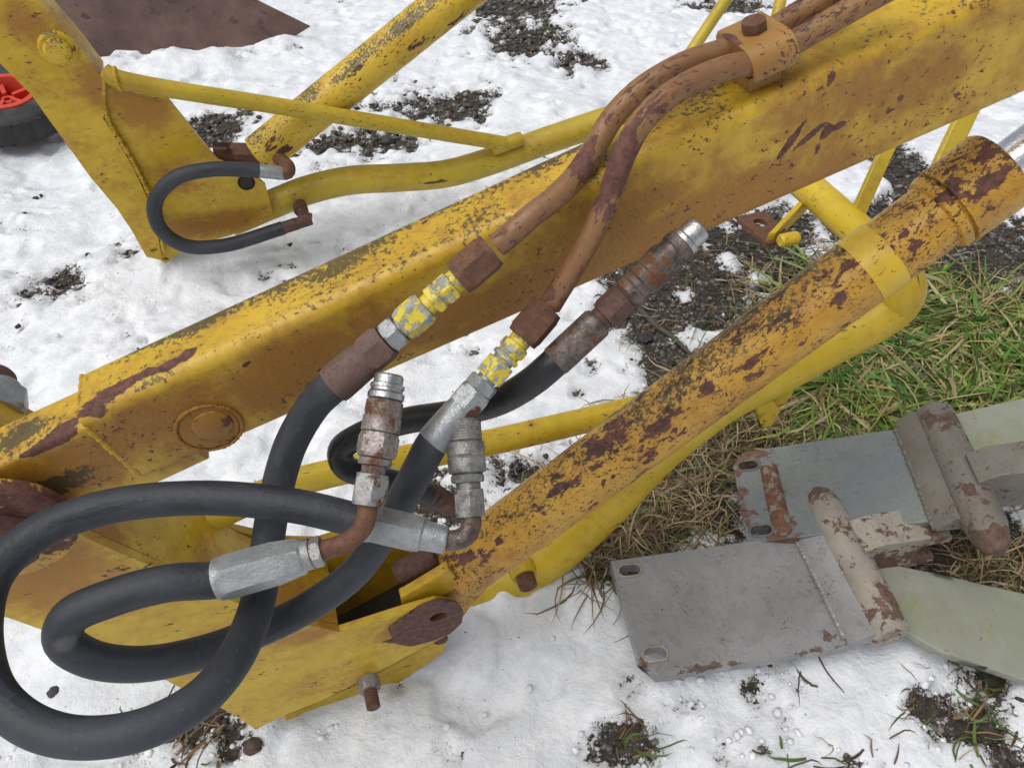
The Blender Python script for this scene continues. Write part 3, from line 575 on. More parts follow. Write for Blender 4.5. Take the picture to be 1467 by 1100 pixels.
# --- clevis and upright bars on the cross tube
cc = Nc-Hh*.215
mb = MB(); a_ = D(1075, 306, depth(cc)-.01); b_ = D(1112, 338, depth(cc)-.04); 
pd = norm(b_-a_); up_ = norm(np.cross(pd, EH)); up_ = up_ if up_[2] > 0 else -up_
plate(mb, rcorner([(0, -.022), (.065, -.022), (.065, .022), (0, .022)], .006), a_, pd, EH, up_, .008, [circle((.022, .0), .009, 18)], .008); cl = mb.build('clevis_plate', 'rust', root, bevel=.001)
mb = MB(); q0 = D(1112, 338, depth(cc)-.045); q1 = D(1150, 300, depth(cc)-.0)
dd = norm(q1-q0); nn = norm(np.cross(dd, EH))
plate(mb, rcorner([(-.005, -.008), (.105, -.014), (.105, .014), (-.005, .010)], .005), q0, dd, nn, EH, .012, (), .01); mb.build('clevis_arm', 'tube', root, bevel=.0012)
mb = MB(); q0 = D(1128, 343, depth(cc)-.055); lathe(mb, q0-EH*.012, q0+EH*.016, [(0, .007), (.1, .009), (.9, .009), (1, .007)], 24); mb.build('clevis_pin', 'tube', root)
def bar(name, P, Q, wd, th, mat, side):
    mb = MB(); d = norm(Q-P); sx = norm(side-d*(side@d)); n_ = np.cross(d, sx); L_ = np.linalg.norm(Q-P)
    plate(mb, [(0, -wd/2), (L_, -wd/2), (L_, wd/2), (0, wd/2)], P+n_*th/2, d, sx, n_, th, (), .02); return mb.build(name, mat, root, bevel=.0015)
p0 = D(1226, 312, depth(Nc-Hh*.11)); p1 = D(1262, 232, depth(p0)-.0); bar('upright_bar', p0, p0+(p1-p0)*1.9, .019, .008, 'fartube', EH)
dB_ = 1.05; p0 = D(1335, 268, dB_); p1 = D(1372, 190, dB_+.0); bar('upright_bar', p0-(p1-p0)*.6, p0+(p1-p0)*2.2, .028, .010, 'fartube', EH)
# --- far arm
fo = lambda px, py, off=0.: (lambda P: (P@EH, P@ZZ))(FP(px, py, off)-A0)
FB = A0+Hh*(W-FAROFF)
strut = [fo(*q) for q in [(-60, 12), (5, 88), (45, 128), (130, 247), (168, 292), (190, 325), (210, 361), (232, 366), (222, 300), (190, 232), (150, 165), (146, 105), (118, 68), (62, 2), (10, -60), (-120, -60)]]
mb = MB(); plate(mb, strut, FB+Hh*.018, EH, ZZ, Hh, .070, (), .014); fs_ = mb.build('far_post', 'post', root, bevel=.003)
patch(fs_, 'wear', [(FP(142, 130, .02), .035, .008, FP(140, 150)-FP(145, 110), .8), (FP(160, 185, .02), .04, .006, FP(215, 280)-FP(150, 165), .7), (FP(205, 270, .02), .04, .004, FP(215, 280)-FP(150, 165), .6), (FP(222, 358, .02), .02, .012, EH, .7), (FP(100, 75, .02), .02, .012, ZZ, .45), (FP(165, 300, .02), .05, .006, FP(190, 325)-FP(130, 247), .5), (FP(5, 30, .02), .03, .01, ZZ, .4)])
patch(fs_, 'stain', [(FP(115, 55, .0), .06, .02, FP(150, 97)-FP(62, 5), 1.), (FP(140, 120, .018), .05, .03, ZZ, .7), (FP(40, 40, .018), .06, .03, ZZ, .5)])
gus = [fo(*q) for q in [(150, 100), (238, 138), (298, 212), (312, 229), (368, 254), (380, 264), (390, 300), (385, 312), (330, 335), (262, 354), (238, 375), (222, 366), (140, 165)]]
mb = MB(); plate(mb, gus, FB+Hh*.006, EH, ZZ, Hh, .012, [circle(fo(353, 262), .013, 20)], .014); gs_ = mb.build('gusset_plate', 'post', root, bevel=.0012)
patch(gs_, 'wear', [(FP(330, 340, .006), .06, .006, FP(385, 312)-FP(262, 354), .55), (FP(236, 370, .006), .012, .012, ZZ, 1.), (FP(250, 352, .006), .03, .008, EH, .7), (FP(330, 282, .006), .012, .003, EH, .8)])
patch(gs_, 'stain', [(FP(200, 150, .006), .05, .05, ZZ, .7), (FP(300, 320, .006), .10, .03, EH, .8), (FP(250, 250, .006), .05, .04, EH, .4)])
patch(gs_, 'mould', [(FP(320, 335, .006), .06, .012, EH, .8), (FP(300, 310, .006), .02, .01, ZZ, .7), (FP(195, 132, .006), .06, .01, FP(238, 138)-FP(150, 110), .9)])
mb = MB(); lathe(mb, FP(353, 262, .008), FP(353, 262, .008)-Hh*.05, [(0, .0165), (0, .0125), (.06, .0122), (.1, .0122)], 32); mb.build('dark_hole_fill', 'dark', gs_)  # dark disc paints the shade inside the hole
mb = MB(); weld(mb, [FP(*q, .014) for q in [(148, 108), (152, 165), (190, 232), (222, 300), (234, 360)]], .004); weld(mb, [FP(*q, .010) for q in [(160, 122), (200, 132), (236, 139)]], .004); mb.build('weld_bead', 'post', root)
fb = FP(83, 70, .018); mb = MB(); lathe(mb, fb, fb+Hh*.006, [(0, .030), (.5, .029), (1, .026)], 32); lathe(mb, fb+Hh*.005, fb+Hh*.02, [(0, .021), (.6, .021), (1, .017)], 32); bb = mb.build('far_boss', 'farcyl', root)
patch(bb, 'wear', [(fb+Hh*.012+EH*.018, .012, .012, ZZ, .6)])
fc0, fc1 = FP(372, 222, -.05), FP(700, -42, -.05); fax = norm(fc1-fc0)
mb = MB(); tube(mb, [fc0, fc1], .040, 48, .008); fcy = mb.build('far_lift_cylinder', 'farcyl', root)
patch(fcy, 'wear', [(FP(385, 205, -.01), .03, .02, fax, .75), (FP(410, 215, -.01), .02, .012, fax, .7), (FP(600, 55, -.02), .05, .015, fax, .6), (FP(510, 100, -.02), .04, .012, fax, .3), (FP(650, 30, -.02), .04, .012, fax, .5)])
patch(fcy, 'mould', [(FP(555, 55, -.01), .30, .022, fax, 1.), (FP(450, 140, -.01), .05, .015, fax, .8)])
mb = MB(); plate(mb, [fo(*q, -.03) for q in [(305, 218), (375, 218), (400, 228), (400, 255), (330, 245), (312, 230)]], FB-Hh*.02, EH, ZZ, Hh, .05, (), .015); mb.build('far_cylinder_eye', 'rust', root, bevel=.002)
mb = MB(); tube(mb, [FP(150, 104, .004), FP(165, 112, .010), FP(440, 159, -.0), FP(722, 206, -.01)], .0155, 28, .01); mb.build('far_brace_rod', 'fartube', root)
mb = MB(); q0, q1 = FP(704, 214, -.012), FP(748, 198, -.012); lathe(mb, q0, q1, [(0, .013), (.06, .0155), (.92, .0155), (1, .013)], 32); mb.build('brace_end', 'fartube', root)
ft = [FP(*q, -.03) for q in [(330, 318), (392, 292), (440, 273), (500, 259), (570, 255), (640, 249), (700, 232), (780, 203), (860, 176), (915, 158)]]
ft += [np.array([.36, 1.55, .30]), np.array([.40, 1.42, .38]), ce-Hh*.02+ZZ*0., ce+Hh*.01]
mb = MB(); tube(mb, ft, .030, 36, .01); ftb = mb.build('far_lower_tube', 'fartube', root)
patch(ftb, 'wear', [(FP(620, 262, .0), .06, .004, FP(700, 240)-FP(570, 262), .8)])
for q0, q1 in (((985, 82), (1040, 0)), ((1108, 48), (1120, -8))):
    mb = MB(); P = D(*q0, 1.75); Q = D(*q1, 1.75); P = P-(Q-P)*(.5 if q0[0] < 1000 else .3); tube(mb, [P, P+(Q-P)*3.], .0135, 20, .03); mb.build('upright_rod', 'fartube', root)
# --- oil pipes and clamp
p1 = [NP(712, 352, .073), NP(730, 337, .073), NP(762, 309, .070), NP(800, 279, .062), NP(830, 246, .050), NP(855, 206, .036), NP(880, 166, .026), NP(920, 127, .020), NP(980, 92, .016), NP(1040, 72, .014), NP(1080, 58, .013), NP(1140, 22, .013), NP(1220, -26, .013)]
p2 = [NP(788, 438, .085), NP(800, 418, .084), NP(828, 372, .080), NP(850, 332, .076), NP(870, 290, .071), NP(886, 243, .068), NP(906, 196, .064), NP(935, 157, .058), NP(980, 124, .050), NP(1040, 98, .044), NP(1095, 86, .042), NP(1150, 54, .042), NP(1230, 8, .042), NP(1300, -30, .042)]
mb = MB(); tube(mb, p1, .0088, 28, .003); pipe1 = mb.build('oil_pipe', 'pipe', root)
mb = MB(); tube(mb, p2, .0088, 28, .003); pipe2 = mb.build('oil_pipe', 'pipe', root)
patch(pipe1, 'wear', [(NP(835, 235, .05), .018, .010, p1[5]-p1[4], .5), (NP(870, 175, .03), .012, .008, p1[6]-p1[5], .4)])
patch(pipe2, 'wear', [(NP(935, 157, .06), .014, .012, p2[8]-p2[7], .55), (NP(893, 225, .07), .040, .012, p2[6]-p2[5], .62), (NP(880, 265, .07), .02, .012, p2[6]-p2[5], .4), (NP(800, 420, .08), .012, .012, p2[2]-p2[1], .6)])
patch(pipe2, 'mould', [(NP(845, 345, .08), .01, .01, ZZ, .8), (NP(815, 392, .08), .01, .01, ZZ, .7)])
hT = lambda P: (P-A0)@(-V)
t1 = NP(1080, 58, .013); t2 = NP(1095, 86, .042); s_c = ((t1-A0)@U+(t2-A0)@U)/2; ht = (hT(t1)+hT(t2))/2
sad = [(-.001, .0015), (-.001, ht+.008), (.003, ht+.0135), (.040, ht+.0145), (.046, ht+.0130), (.0510, ht+.0095), (.0542, ht+.003), (.0545, ht-.003), (.0530, ht-.007), (.0515, ht-.007), (.0512, ht-.003)]+[(.042+.0094*math.cos(a_), ht+.0094*math.sin(a_)) for a_ in np.linspace(.15, math.pi, 8)]+[(.0305, ht-.004), (.0245, ht-.004)]+[(.013+.0094*math.cos(a_), ht+.0094*math.sin(a_)) for a_ in np.linspace(0, math.pi, 8)]+[(.0035, .0015)]
mb = MB(); plate(mb, sad, A0+U*(s_c+.017), Hh, -V, U, .036, (), .006); clamp = mb.build('pipe_clamp', 'clamp', root, bevel=.0012)
patch(clamp, 'wear', [(A0+U*(s_c-.018)+Hh*.02-V*(ht+.016), .02, .004, Hh, .7), (A0+U*(s_c-.018)+Hh*.055-V*(ht+.004), .012, .005, V, .7)])
bolt(A0+U*(s_c-.001)+Hh*.024-V*(ht+.0140), -V, .0082, .008, 'rust', clamp)
mb = MB(); plate(mb, [(.008, .0), (.040, .0), (.040, ht-.0108), (.008, ht-.0108)], A0+U*(s_c+.010)+V*.0005, Hh, -V, U, .026, (), .012); mb.build('clamp_base', 'clamp', clamp)
mb = MB(); tube(mb, [NP(1188, 47, .05), NP(1240, 18, .05), NP(1310, -18, .05)], .0035, 10, .006, wob=.3)

# ------------------------------------------------------------------ hoses
def part(name, P, Q, prof, mat, parent, seg=48, rot=0.):
    mb = MB(); lathe(mb, P, Q, [(q[0], q[1]*.87, *q[2:]) for q in prof], seg, rot); return mb.build(name, mat, parent, sharp=28)
def hose(name, pts, r, mat, parent, wear=()):
    mb = MB(); tube(mb, pts, r, 32, .004); o = mb.build(name, mat, parent)
    if wear: patch(o, 'wear', wear)
    return o
HR = .0127
lerp = lambda a, b, t_: a+(b-a)*t_
# first hose: the wide outer loop
h1 = empty('hydraulic_hose', NP(690, 372, .073)*np.array([1, 1, 0])+ZZ*0)
tag(h1, 'dark grey hydraulic hose making the wide outer loop, ending in knurled grey coupler', 'hose', 'hydraulic hoses on the loader')
a1, b1 = NP(712, 352, .073), D(478, 552, .565)
part('nut', a1, b1, hexn(.03, .235, .0148), 'rust', h1, rot=.3)
part('adapter', a1, b1, rnd(.235, .27, .0100)+hexn(.27, .335, .0118)+rnd(.335, .35, .0105)+hexn(.35, .395, .0118)+rnd(.395, .43, .009), 'fityel', h1, rot=.1)
part('swivel_nut', a1, b1, hexn(.43, .575, .0128), 'fityel', h1, rot=.6)
part('lock_nut', a1, b1, rnd(.575, .59, .009)+hexn(.59, .665, .0130), 'zinc', h1, rot=.2)
part('ferrule', a1, b1, hexn(.672, .80, .0150)+[(.80, .0152), (.83, .0166), (.97, .0172), (1.0, .0168), (1.0, .0150)], 'ferrust', h1, rot=.35)
f2a, f2b = D(508, 744, .572), D(640, 774, .574)
hp1 = [lerp(a1, b1, .94), b1, D(448, 582, .585), D(415, 640, .600), D(394, 715, .608), D(383, 780, .606), D(376, 830, .59), D(364, 880, .562), D(335, 945, .525), D(285, 1002, .497), D(205, 1044, .478), D(112, 1056, .473), D(40, 1036, .476), D(-12, 985, .487), D(-28, 900, .502), D(-8, 822, .520), D(52, 765, .538), D(150, 727, .553), D(290, 713, .563), D(420, 724, .568), f2a, lerp(f2a, f2b, .2)]
hose('rubber_hose', hp1, HR, 'rubber', h1, [(D(200, 1080, .47), .03, .006, EH, .25), (D(240, 712, .55), .06, .006, EH, .2)])
part('ferrule', f2a, f2b, [(.10, .0150), (.10, .0165), (.14, .0165, 6, 1.05)]+hexn(.14, .72, .0146)[2:-1]+[(.74, .013), (.80, .0125), (.98, .0118), (1., .0105)], 'zinc', h1, rot=.5)
eb = [f2b, D(656, 773, .575), D(671, 763, .577), D(675, 748, .579), D(674, 732, .580)]
mb = MB(); tube(mb, eb, .0078, 24, .003); mb.build('elbow', 'coupdark', h1)
ka, kb = D(674, 740, .580), D(664, 598, .592)
part('nut', ka, kb, hexn(.0, .27, .0125), 'coupgrey', h1, rot=.2)
cpl = part('coupler', ka, kb, rnd(.27, .34, .0108)+hexn(.34, .42, .0135)+[(.42, .0125), (.44, .0160), (.46, .0166), (.58, .0166), (.6, .0155), (.62, .0166), (.74, .0166), (.755, .0150)], 'coupgrey', h1)
def knurl(P, Q, a, b, r, n=7):
    pf = []
    for i in range(n): x0 = a+(b-a)*i/n; x1 = a+(b-a)*(i+.5)/n; pf += [(x0, r*.965), (x1, r)]
    return pf
part('coupler_sleeve', ka, kb, knurl(ka, kb, .76, .95, .0152)+[(.95, .0148), (.985, .012), (1., .008)], 'coupgrey', cpl)
# second hose: the tight inner loop
h2 = empty('hydraulic_hose', NP(770, 460, .085)*np.array([1, 1, 0]))
tag(h2, 'dark grey hydraulic hose bent sharply in the narrow inner loop, with rusty upright quick coupler', 'hose', 'hydraulic hoses on the loader')
a2, b2 = NP(790, 435, .085), D(620, 634, .592)
part('nut', a2, b2, hexn(.03, .25, .0142), 'rust', h2, rot=.5)
part('adapter', a2, b2, rnd(.25, .29, .010)+hexn(.29, .35, .0115)+rnd(.35, .37, .0105)+hexn(.37, .40, .0115)+rnd(.40, .42, .0098), 'fityel', h2)
part('swivel_nut', a2, b2, hexn(.42, .535, .0128), 'fityel', h2, rot=.2)
part('lock_nut', a2, b2, rnd(.535, .555, .009)+hexn(.555, .625, .0128), 'zinc', h2, rot=.4)
fe = part('ferrule', a2, b2, hexn(.625, .76, .0140)[:-1]+[(.78, .0148), (.9, .0152), (.985, .0154), (1., .0146)], 'zinc', h2, rot=.15)
patch(fe, 'wear', [(lerp(a2, b2, .73)+Hh*.015, .008, .007, b2-a2, 1.)])
g2a, g2b = D(312, 830, .530), D(462, 788, .534)
hp2 = [lerp(a2, b2, .92), b2, D(590, 690, .602), D(556, 750, .618), D(510, 818, .630), D(440, 870, .626), D(375, 902, .612), D(290, 934, .585), D(200, 951, .556), D(130, 943, .536), D(92, 918, .524), D(100, 884, .516), D(160, 856, .515), D(240, 835, .521), g2a, lerp(g2a, g2b, .15)]
hose('rubber_hose', hp2, HR, 'rubber', h2, [(D(96, 925, .51), .010, .008, EH, 1.), (D(120, 905, .50), .03, .010, EH, .35)])
part('ferrule', g2a, g2b, [(.0, .0150), (.0, .0166), (.03, .0170)]+[(.06, .0158, 6, 1.10), (.1, .0158, 6, 1.16), (.55, .0152, 6, 1.16), (.62, .0146, 6, 1.16), (.80, .0132, 6, 1.12), (.84, .0115), (.84, .010)], 'zinc', h2, rot=.25)
part('collar', g2a, g2b, rnd(.82, .90, .0125)+hexn(.90, 1.0, .0108), 'zincrust', h2)
ea = [lerp(g2a, g2b, .97), D(483, 782, .535), D(503, 772, .537), D(520, 755, .539), D(526, 735, .540), D(528, 715, .541)]
mb = MB(); tube(mb, ea, .0070, 24, .003); mb.build('elbow', 'rust', h2)
ka, kb = D(527, 724, .541), D(558, 537, .556)
part('nut', ka, kb, hexn(.0, .235, .0128), 'zincrust', h2, rot=.15)
cpl = part('coupler', ka, kb, rnd(.235, .30, .0100)+rnd(.30, .355, .0135)+hexn(.365, .545, .0150)+[(.545, .0140), (.56, .0158), (.66, .0158), (.68, .0148), (.70, .0154), (.79, .0152), (.80, .0135)], 'coup', h2, rot=.3)
part('coupler_tip', ka, kb, [(.80, .0130), (.81, .0150), (.85, .0152), (.87, .0135), (.89, .0132), (.895, .0142), (.92, .0142), (.93, .0122), (.985, .0122), (1., .0112), (1., .0075), (.97, .007)], 'bright', cpl)
# third hose: black, behind
h3 = empty('hydraulic_hose', D(560, 610, .68)*np.array([1, 1, 0]))
tag(h3, 'thin glossy black hydraulic hose passing behind the others, with long rust brown coupler', 'hose', 'hydraulic hoses on the loader')
a3, b3 = D(790, 523, .590), D(1002, 326, .575)
hp3 = [lerp(a3, b3, .08), a3, D(760, 548, .603), D(715, 574, .625), D(650, 592, .655), D(580, 603, .675), D(520, 622, .69), D(488, 645, .70), D(494, 668, .705), D(540, 684, .715), D(590, 698, .73), D(622, 712, .745)]
hose('rubber_hose', hp3, .0118, 'rubberblack', h3)
part('ferrule', a3, b3, rnd(.02, .32, .0145, .04)+[(.33, .0120)], 'coupdark', h3)
part('nut', a3, b3, rnd(.33, .36, .011)+hexn(.36, .50, .0130), 'rustdark', h3)
cpl = part('coupler', a3, b3, [(.50, .012), (.52, .0158), (.56, .0162), (.57, .0148), (.60, .0148), (.61, .0164), (.66, .0164), (.67, .0152), (.71, .0152), (.72, .0160), (.78, .0158), (.80, .0140), (.83, .0140), (.84, .0150), (.885, .0148)], 'coupdark', h3)
part('coupler_tip', a3, b3, [(.88, .0125), (.89, .0138), (.91, .0138), (.92, .0122), (.985, .0122), (1., .0112), (1., .0075), (.98, .007)], 'bright', cpl)
part('end_fitting', D(612, 707, .74), D(645, 722, .76), rnd(0, .5, .014)+hexn(.5, 1, .0125), 'rustdark', h3)
# hose on the far arm
h4 = empty('hydraulic_hose', FP(300, 300, .05)*np.array([1, 1, 0]))
tag(h4, 'short grey hydraulic hose curved in a half circle before the rear post', 'hose', 'hydraulic hoses on the loader')
fa, fb_ = FP(414, 249, .055), FP(360, 244, .055)
part('ferrule', fa, fb_, rnd(.1, 1., .0150, .04), 'zinc', h4)
ga, gb = FP(446, 314, .055), FP(392, 331, .055)
part('ferrule', ga, gb, hexn(.0, .35, .0135)+rnd(.35, 1., .0145, .05), 'rustdark', h4)
hose('rubber_hose', [lerp(fa, fb_, .8), fb_, FP(300, 243, .056), FP(250, 256, .058), FP(222, 290, .06), FP(230, 328, .06), FP(265, 352, .058), FP(320, 352, .056), gb, lerp(gb, ga, .25)], .0140, 'rubber', h4)
mb = MB(); tube(mb, [lerp(fa, fb_, .15), FP(412, 247, .055), FP(413, 240, .04), FP(400, 228, -.01)], .0135, 24, .004); mb.build('elbow', 'rust', h4)
mb = MB(); tube(mb, [ga, FP(437, 312, .05), FP(432, 298, .02), FP(428, 290, -.02)], .0125, 24, .004); mb.build('elbow', 'rustdark', h4)
part('nut', FP(431, 303, .034), FP(428, 290, -.01), hexn(0, .6, .0145), 'rust', h4)

# ------------------------------------------------------------------ grey brackets on the ground
def bracket(name, O, Xd, label, mats, lift, sy_, wid, bw, Lb):
    X_ = norm(Xd*np.array([1, 1, 0])); Y_ = np.array([-X_[1], X_[0], 0]); Z_ = ZZ
    tx = X_+ZZ*lift; tx = norm(tx); zt = norm(np.cross(tx, Y_)); Y_ = Y_*sy_
    r = tag(empty(name, O*np.array([1, 1, 0])), label, 'bracket', 'grey steel brackets lying on the ground')
    pt = lambda a, b, c=0.: O+tx*a+Y_*b+zt*c
    hw = wid/2
    # slotted plate
    mb = MB(); ol = rcorner([(0, hw), (.02, -hw*1.0), (.015, -hw), (.03, -hw), (Lb, -hw*.98), (Lb, hw*.98)], .002, 2)
    ol = [(.0, hw), (.0, -hw*.72), (.018, -hw), (Lb, -hw), (Lb, hw)]
    plate(mb, ol, O, tx, Y_, zt, .018, [slot((.024, hw*.78), .014, .0085), slot((.022, -hw*.66), .014, .0085)], .010)
    pl_ = mb.build('plate', mats[0], r, bevel=.0016)
    patch(pl_, 'wear', [(pt(.10, -hw, -.004), .06, .009, tx, .85), (pt(Lb-.05, -hw), .05, .008, tx, .7), (pt(.005, -hw*.9), .04, .008, Y_, .7), (pt(.005, .02), .05, .007, Y_, .55), (pt(Lb-.02, -hw*.8), .03, .014, tx, .4), (pt(.12, hw, -.002), .08, .006, tx, .5)])
    for sy in (.78, -.66):
        mb = MB(); c = pt(.023, hw*sy, .0005)
        tube(mb, [c+tx*(.007*math.copysign(1, math.cos(a_))+.0095*math.cos(a_))+Y_*.0095*math.sin(a_) for a_ in np.linspace(.02, 2*math.pi+.02, 30)], .0018, 8, .004); mb.build('slot_rim', mats[2], pl_)
    # angle strip in front of the bar
    mb = MB(); st = [(0, 0), (.030, 0), (.036, .006), (.036, .020), (.030, .026), (.006, .014), (0, .006)]
    plate(mb, st, pt(Lb-.004, bw*.62, .0), tx, zt, Y_, bw*1.18, (), .012); sp2 = mb.build('ridge', mats[1], r, bevel=.002)
    mb = MB(); weld(mb, [pt(Lb-.004, bw*.6, .002), pt(Lb-.003, 0, .003), pt(Lb-.004, -bw*.5, .002)], .0038); mb.build('weld_bead', mats[1], r)
    # round bar
    b0, b1_ = pt(Lb+.052, bw*.94, .020), pt(Lb+.050, -bw*.58, .014)
    mb = MB(); lathe(mb, b0, b1_, [(0, .009), (.02, .013), (.05, .0195), (.10, .0230), (.16, .0262)]+[(x_, .0272) for x_ in np.linspace(.2, .97, 22)]+[(1., .0215), (1., .013), (.985, .0125)], 40)
    bo = mb.build('round_bar', mats[2], r); patch(bo, 'wear', [(b0, .035, .03, b1_-b0, 1.), (lerp(b0, b1_, .35)+zt*.02, .02, .015, tx, .4), (lerp(b0, b1_, .85)+zt*.02, .03, .02, tx, .45)])
    # hook lug
    ls = 1.12; lo = [(-.012, -.012), (-.012, .050), (.010, .060), (.090, .060), (.100, .054), (.098, .044), (.080, .043)]+[(.078+.0165*math.cos(a_), .0265+.0165*math.sin(a_)) for a_ in np.linspace(1.57, 4.71, 11)]+[(.092, .010), (.094, .0), (.080, -.008), (.030, -.014)]
    front = 1 if sy_ > 0 else -1
    mb = MB(); plate(mb, [(a_*ls, b_) for a_, b_ in lo], pt(Lb+.070, bw*.26, 0.)-np.array([-X_[1], X_[0], 0])*.024, tx, zt, -np.array([-X_[1], X_[0], 0]), .050, (), .008); ho = mb.build('hook_lug', mats[2], r, bevel=.004, bseg=3)
    patch(ho, 'wear', [(pt(Lb+.16, bw*.26, .055), .04, .02, Y_, .6), (pt(Lb+.15, bw*.2, .02), .03, .03, tx, .9), (pt(Lb+.10, bw*.1, .0), .03, .03, tx, .7)])
    if sy_ < 0:
        q0, q1 = pt(.052, hw*.96, -.004), pt(.052, -hw*.62, -.004); mb = MB(); lathe(mb, q0, q1, [(0, .004), (.03, .0135), (.5, .0145), (.96, .0135), (1, .006)], 28); mb.build('rib', 'ribrust', r)
    # sloping tail plate
    mb = MB(); tdir = norm(X_*.86-Y_*.40*(1 if sy_ > 0 else .1)-ZZ*.04+ZZ*lift); ty = norm(np.cross(ZZ, tdir)); tz = np.cross(tdir, ty)
    ta = [(-.03, .062), (.05, .066), (.30, .075), (.30, -.075), (.06, -.055), (-.03, -.020)]
    plate(mb, ta, pt(Lb+.085, -.035, -.003), tdir, ty, tz, .012, (), .014); mb.build('tail_plate', mats[3], r, bevel=.0016)
    # curved gusset under the bar's end
    mb = MB(); gpts = [(-.02, -.004), (.03, -.006), (.07, -.010), (.12, -.024), (.12, -.034), (.06, -.024), (.0, -.018), (-.02, -.016)]
    plate(mb, gpts, pt(Lb+.01, -bw*.47, .004), tx, zt, -Y_, .010, (), .01); mb.build('gusset', mats[1], r, bevel=.001)
    return r
TL, BL = G(877, 803, .05), G(920, 972, .05); TR, BR = G(1142, 772, .05), G(1215, 918, .05)
o1 = (TL+BL)/2; x1 = (TR+BR)/2-o1
bracket('mounting_bracket', o1, x1, 'wet grey steel bracket with both slots showing, lying clear on the snow', ('grey', 'grey', 'greyrust', 'greygreen'), .0, 1, np.linalg.norm(TL-BL), .155, np.linalg.norm(x1))
TL2, BL2 = G(1047, 650, .045), G(1070, 778, .045); y2 = norm(TL2-BL2); x2 = np.array([y2[1], -y2[0], 0])
_r = ray(1300, 612); _P = EYE+_r*(((TL2-EYE)@y2)/(_r@y2)); Lb2 = np.linalg.norm((_P-TL2)[:2]); lf2 = (_P[2]-TL2[2])/Lb2
br2 = bracket('mounting_bracket', (TL2+BL2)/2, x2, 'blue grey steel bracket with rusty slotted edge, lying on grass partly behind its twin', ('greyblue', 'greydirty', 'greydirty', 'greygreen'), lf2, -1, np.linalg.norm(TL2-BL2), .165, Lb2)
b2pl = [c for c in br2.children if c.name.startswith('plate')][0]
c2 = (TL2+BL2)/2
patch(b2pl, 'wear', [(c2+x2*.066, .11, .024, y2, .95), (c2+x2*.004+y2*.0, .09, .014, y2, .8), (c2+x2*.03+y2*.075, .05, .030, x2, .85), (c2+x2*.05-y2*.07, .04, .04, y2, .95)])

# ------------------------------------------------------------------ steel plate and wheel at the back
pA, pB = G(-60, 108, -.02), G(372, 84, -.02); pe = norm(pB-pA); lean = norm(ZZ*.93+np.array([-pe[1], pe[0], 0])*.36); pn = norm(np.cross(pe, lean)); pn = pn if pn[1] < 0 else -pn
Lq = np.linalg.norm(pB-pA)
cR = (lambda P: ((P-pA)@pe, (P-pA)@lean))(pA+0)
def onplate(px, py): r = ray(px, py); P = EYE+r*(((pA-EYE)@pn)/(r@pn)); return ((P-pA)@pe, (P-pA)@lean)
poly = [(-.7, -.02), (onplate(352, 90)[0], -.02), onplate(445, 38), onplate(372, 2), onplate(300, -40), onplate(200, -90), (-.7, onplate(0, -90)[1])]
plr = empty('steel_plate', pA*np.array([1, 1, 0])); tag(plr, 'rust brown steel bucket side standing in the snow behind the yellow post', 'steel plate')
mb = MB(); plate(mb, poly, pA, pe, lean, pn, .010, (), .03); mb.build('side_sheet', 'brown', plr, bevel=.002)
wc = G(14, 150, .085); wr = empty('wheel', wc*np.array([1, 1, 0])); tag(wr, 'small pneumatic wheel with red plastic rim lying flat in the snow', 'wheel')
ztilt = norm(np.array([.10, -.12, 1.])); 
mb = MB(); Ro, tw = .150, .042
prof = []
for a_ in np.linspace(-2.6, 2.6, 21): prof.append((a_,))
cs = [(.5+.5*math.sin(a_)*1.0, .105+.046*(abs(math.cos(a_))**.7)*(1 if math.cos(a_) > 0 else -1)) for a_ in np.linspace(-math.pi*.8, math.pi*.8, 28)]
lathe(mb, wc-ztilt*.04, wc+ztilt*.04, [(c_[0], max(c_[1], .07)) for c_ in cs], 64, caps=False); ty_ = mb.build('tyre', 'tyre', wr, sharp=50)
mb = MB()
for i in range(36):
    a_ = i/36*2*math.pi; ex = norm(np.cross(ztilt, [0, 1., 0])); ey_ = np.cross(ztilt, ex); d = ex*math.cos(a_)+ey_*math.sin(a_); tt = np.cross(ztilt, d)
    for k in (-1, 0, 1):
        c = wc+d*(.1495-.004*abs(k))+ztilt*k*.022+tt*(.006*k)
        plate(mb, [(-.009, -.008), (.009, -.008), (.009, .008), (-.009, .008)], c, tt, ztilt, d, .006, (), .05)
mb.build('tread', 'tyre', ty_, smooth=False)
mb = MB(); lathe(mb, wc+ztilt*.018, wc+ztilt*.034, [(0, .06), (0, .082), (.7, .084), (1.4, .080), (1.4, .066), (.2, .060), (-2., .058)], 56, caps=False); rim = mb.build('rim', 'red', wr)
mb = MB(); lathe(mb, wc-ztilt*.03, wc+ztilt*.016, [(0, .064), (.35, .064), (.36, .02), (.9, .02), (1., .016), (1., .008), (.6, .008)], 40); mb.build('hub', 'red', rim)
for i in range(5):
    a_ = i/5*2*math.pi+.3; d = ex*math.cos(a_)+ey_*math.sin(a_); tt = np.cross(ztilt, d); mb = MB()
    plate(mb, [(.017, -.005), (.064, -.007), (.064, .007), (.017, .005)], wc+ztilt*.024, d, tt, ztilt, .022, (), .05); mb.build('spoke', 'red', rim, bevel=.001)

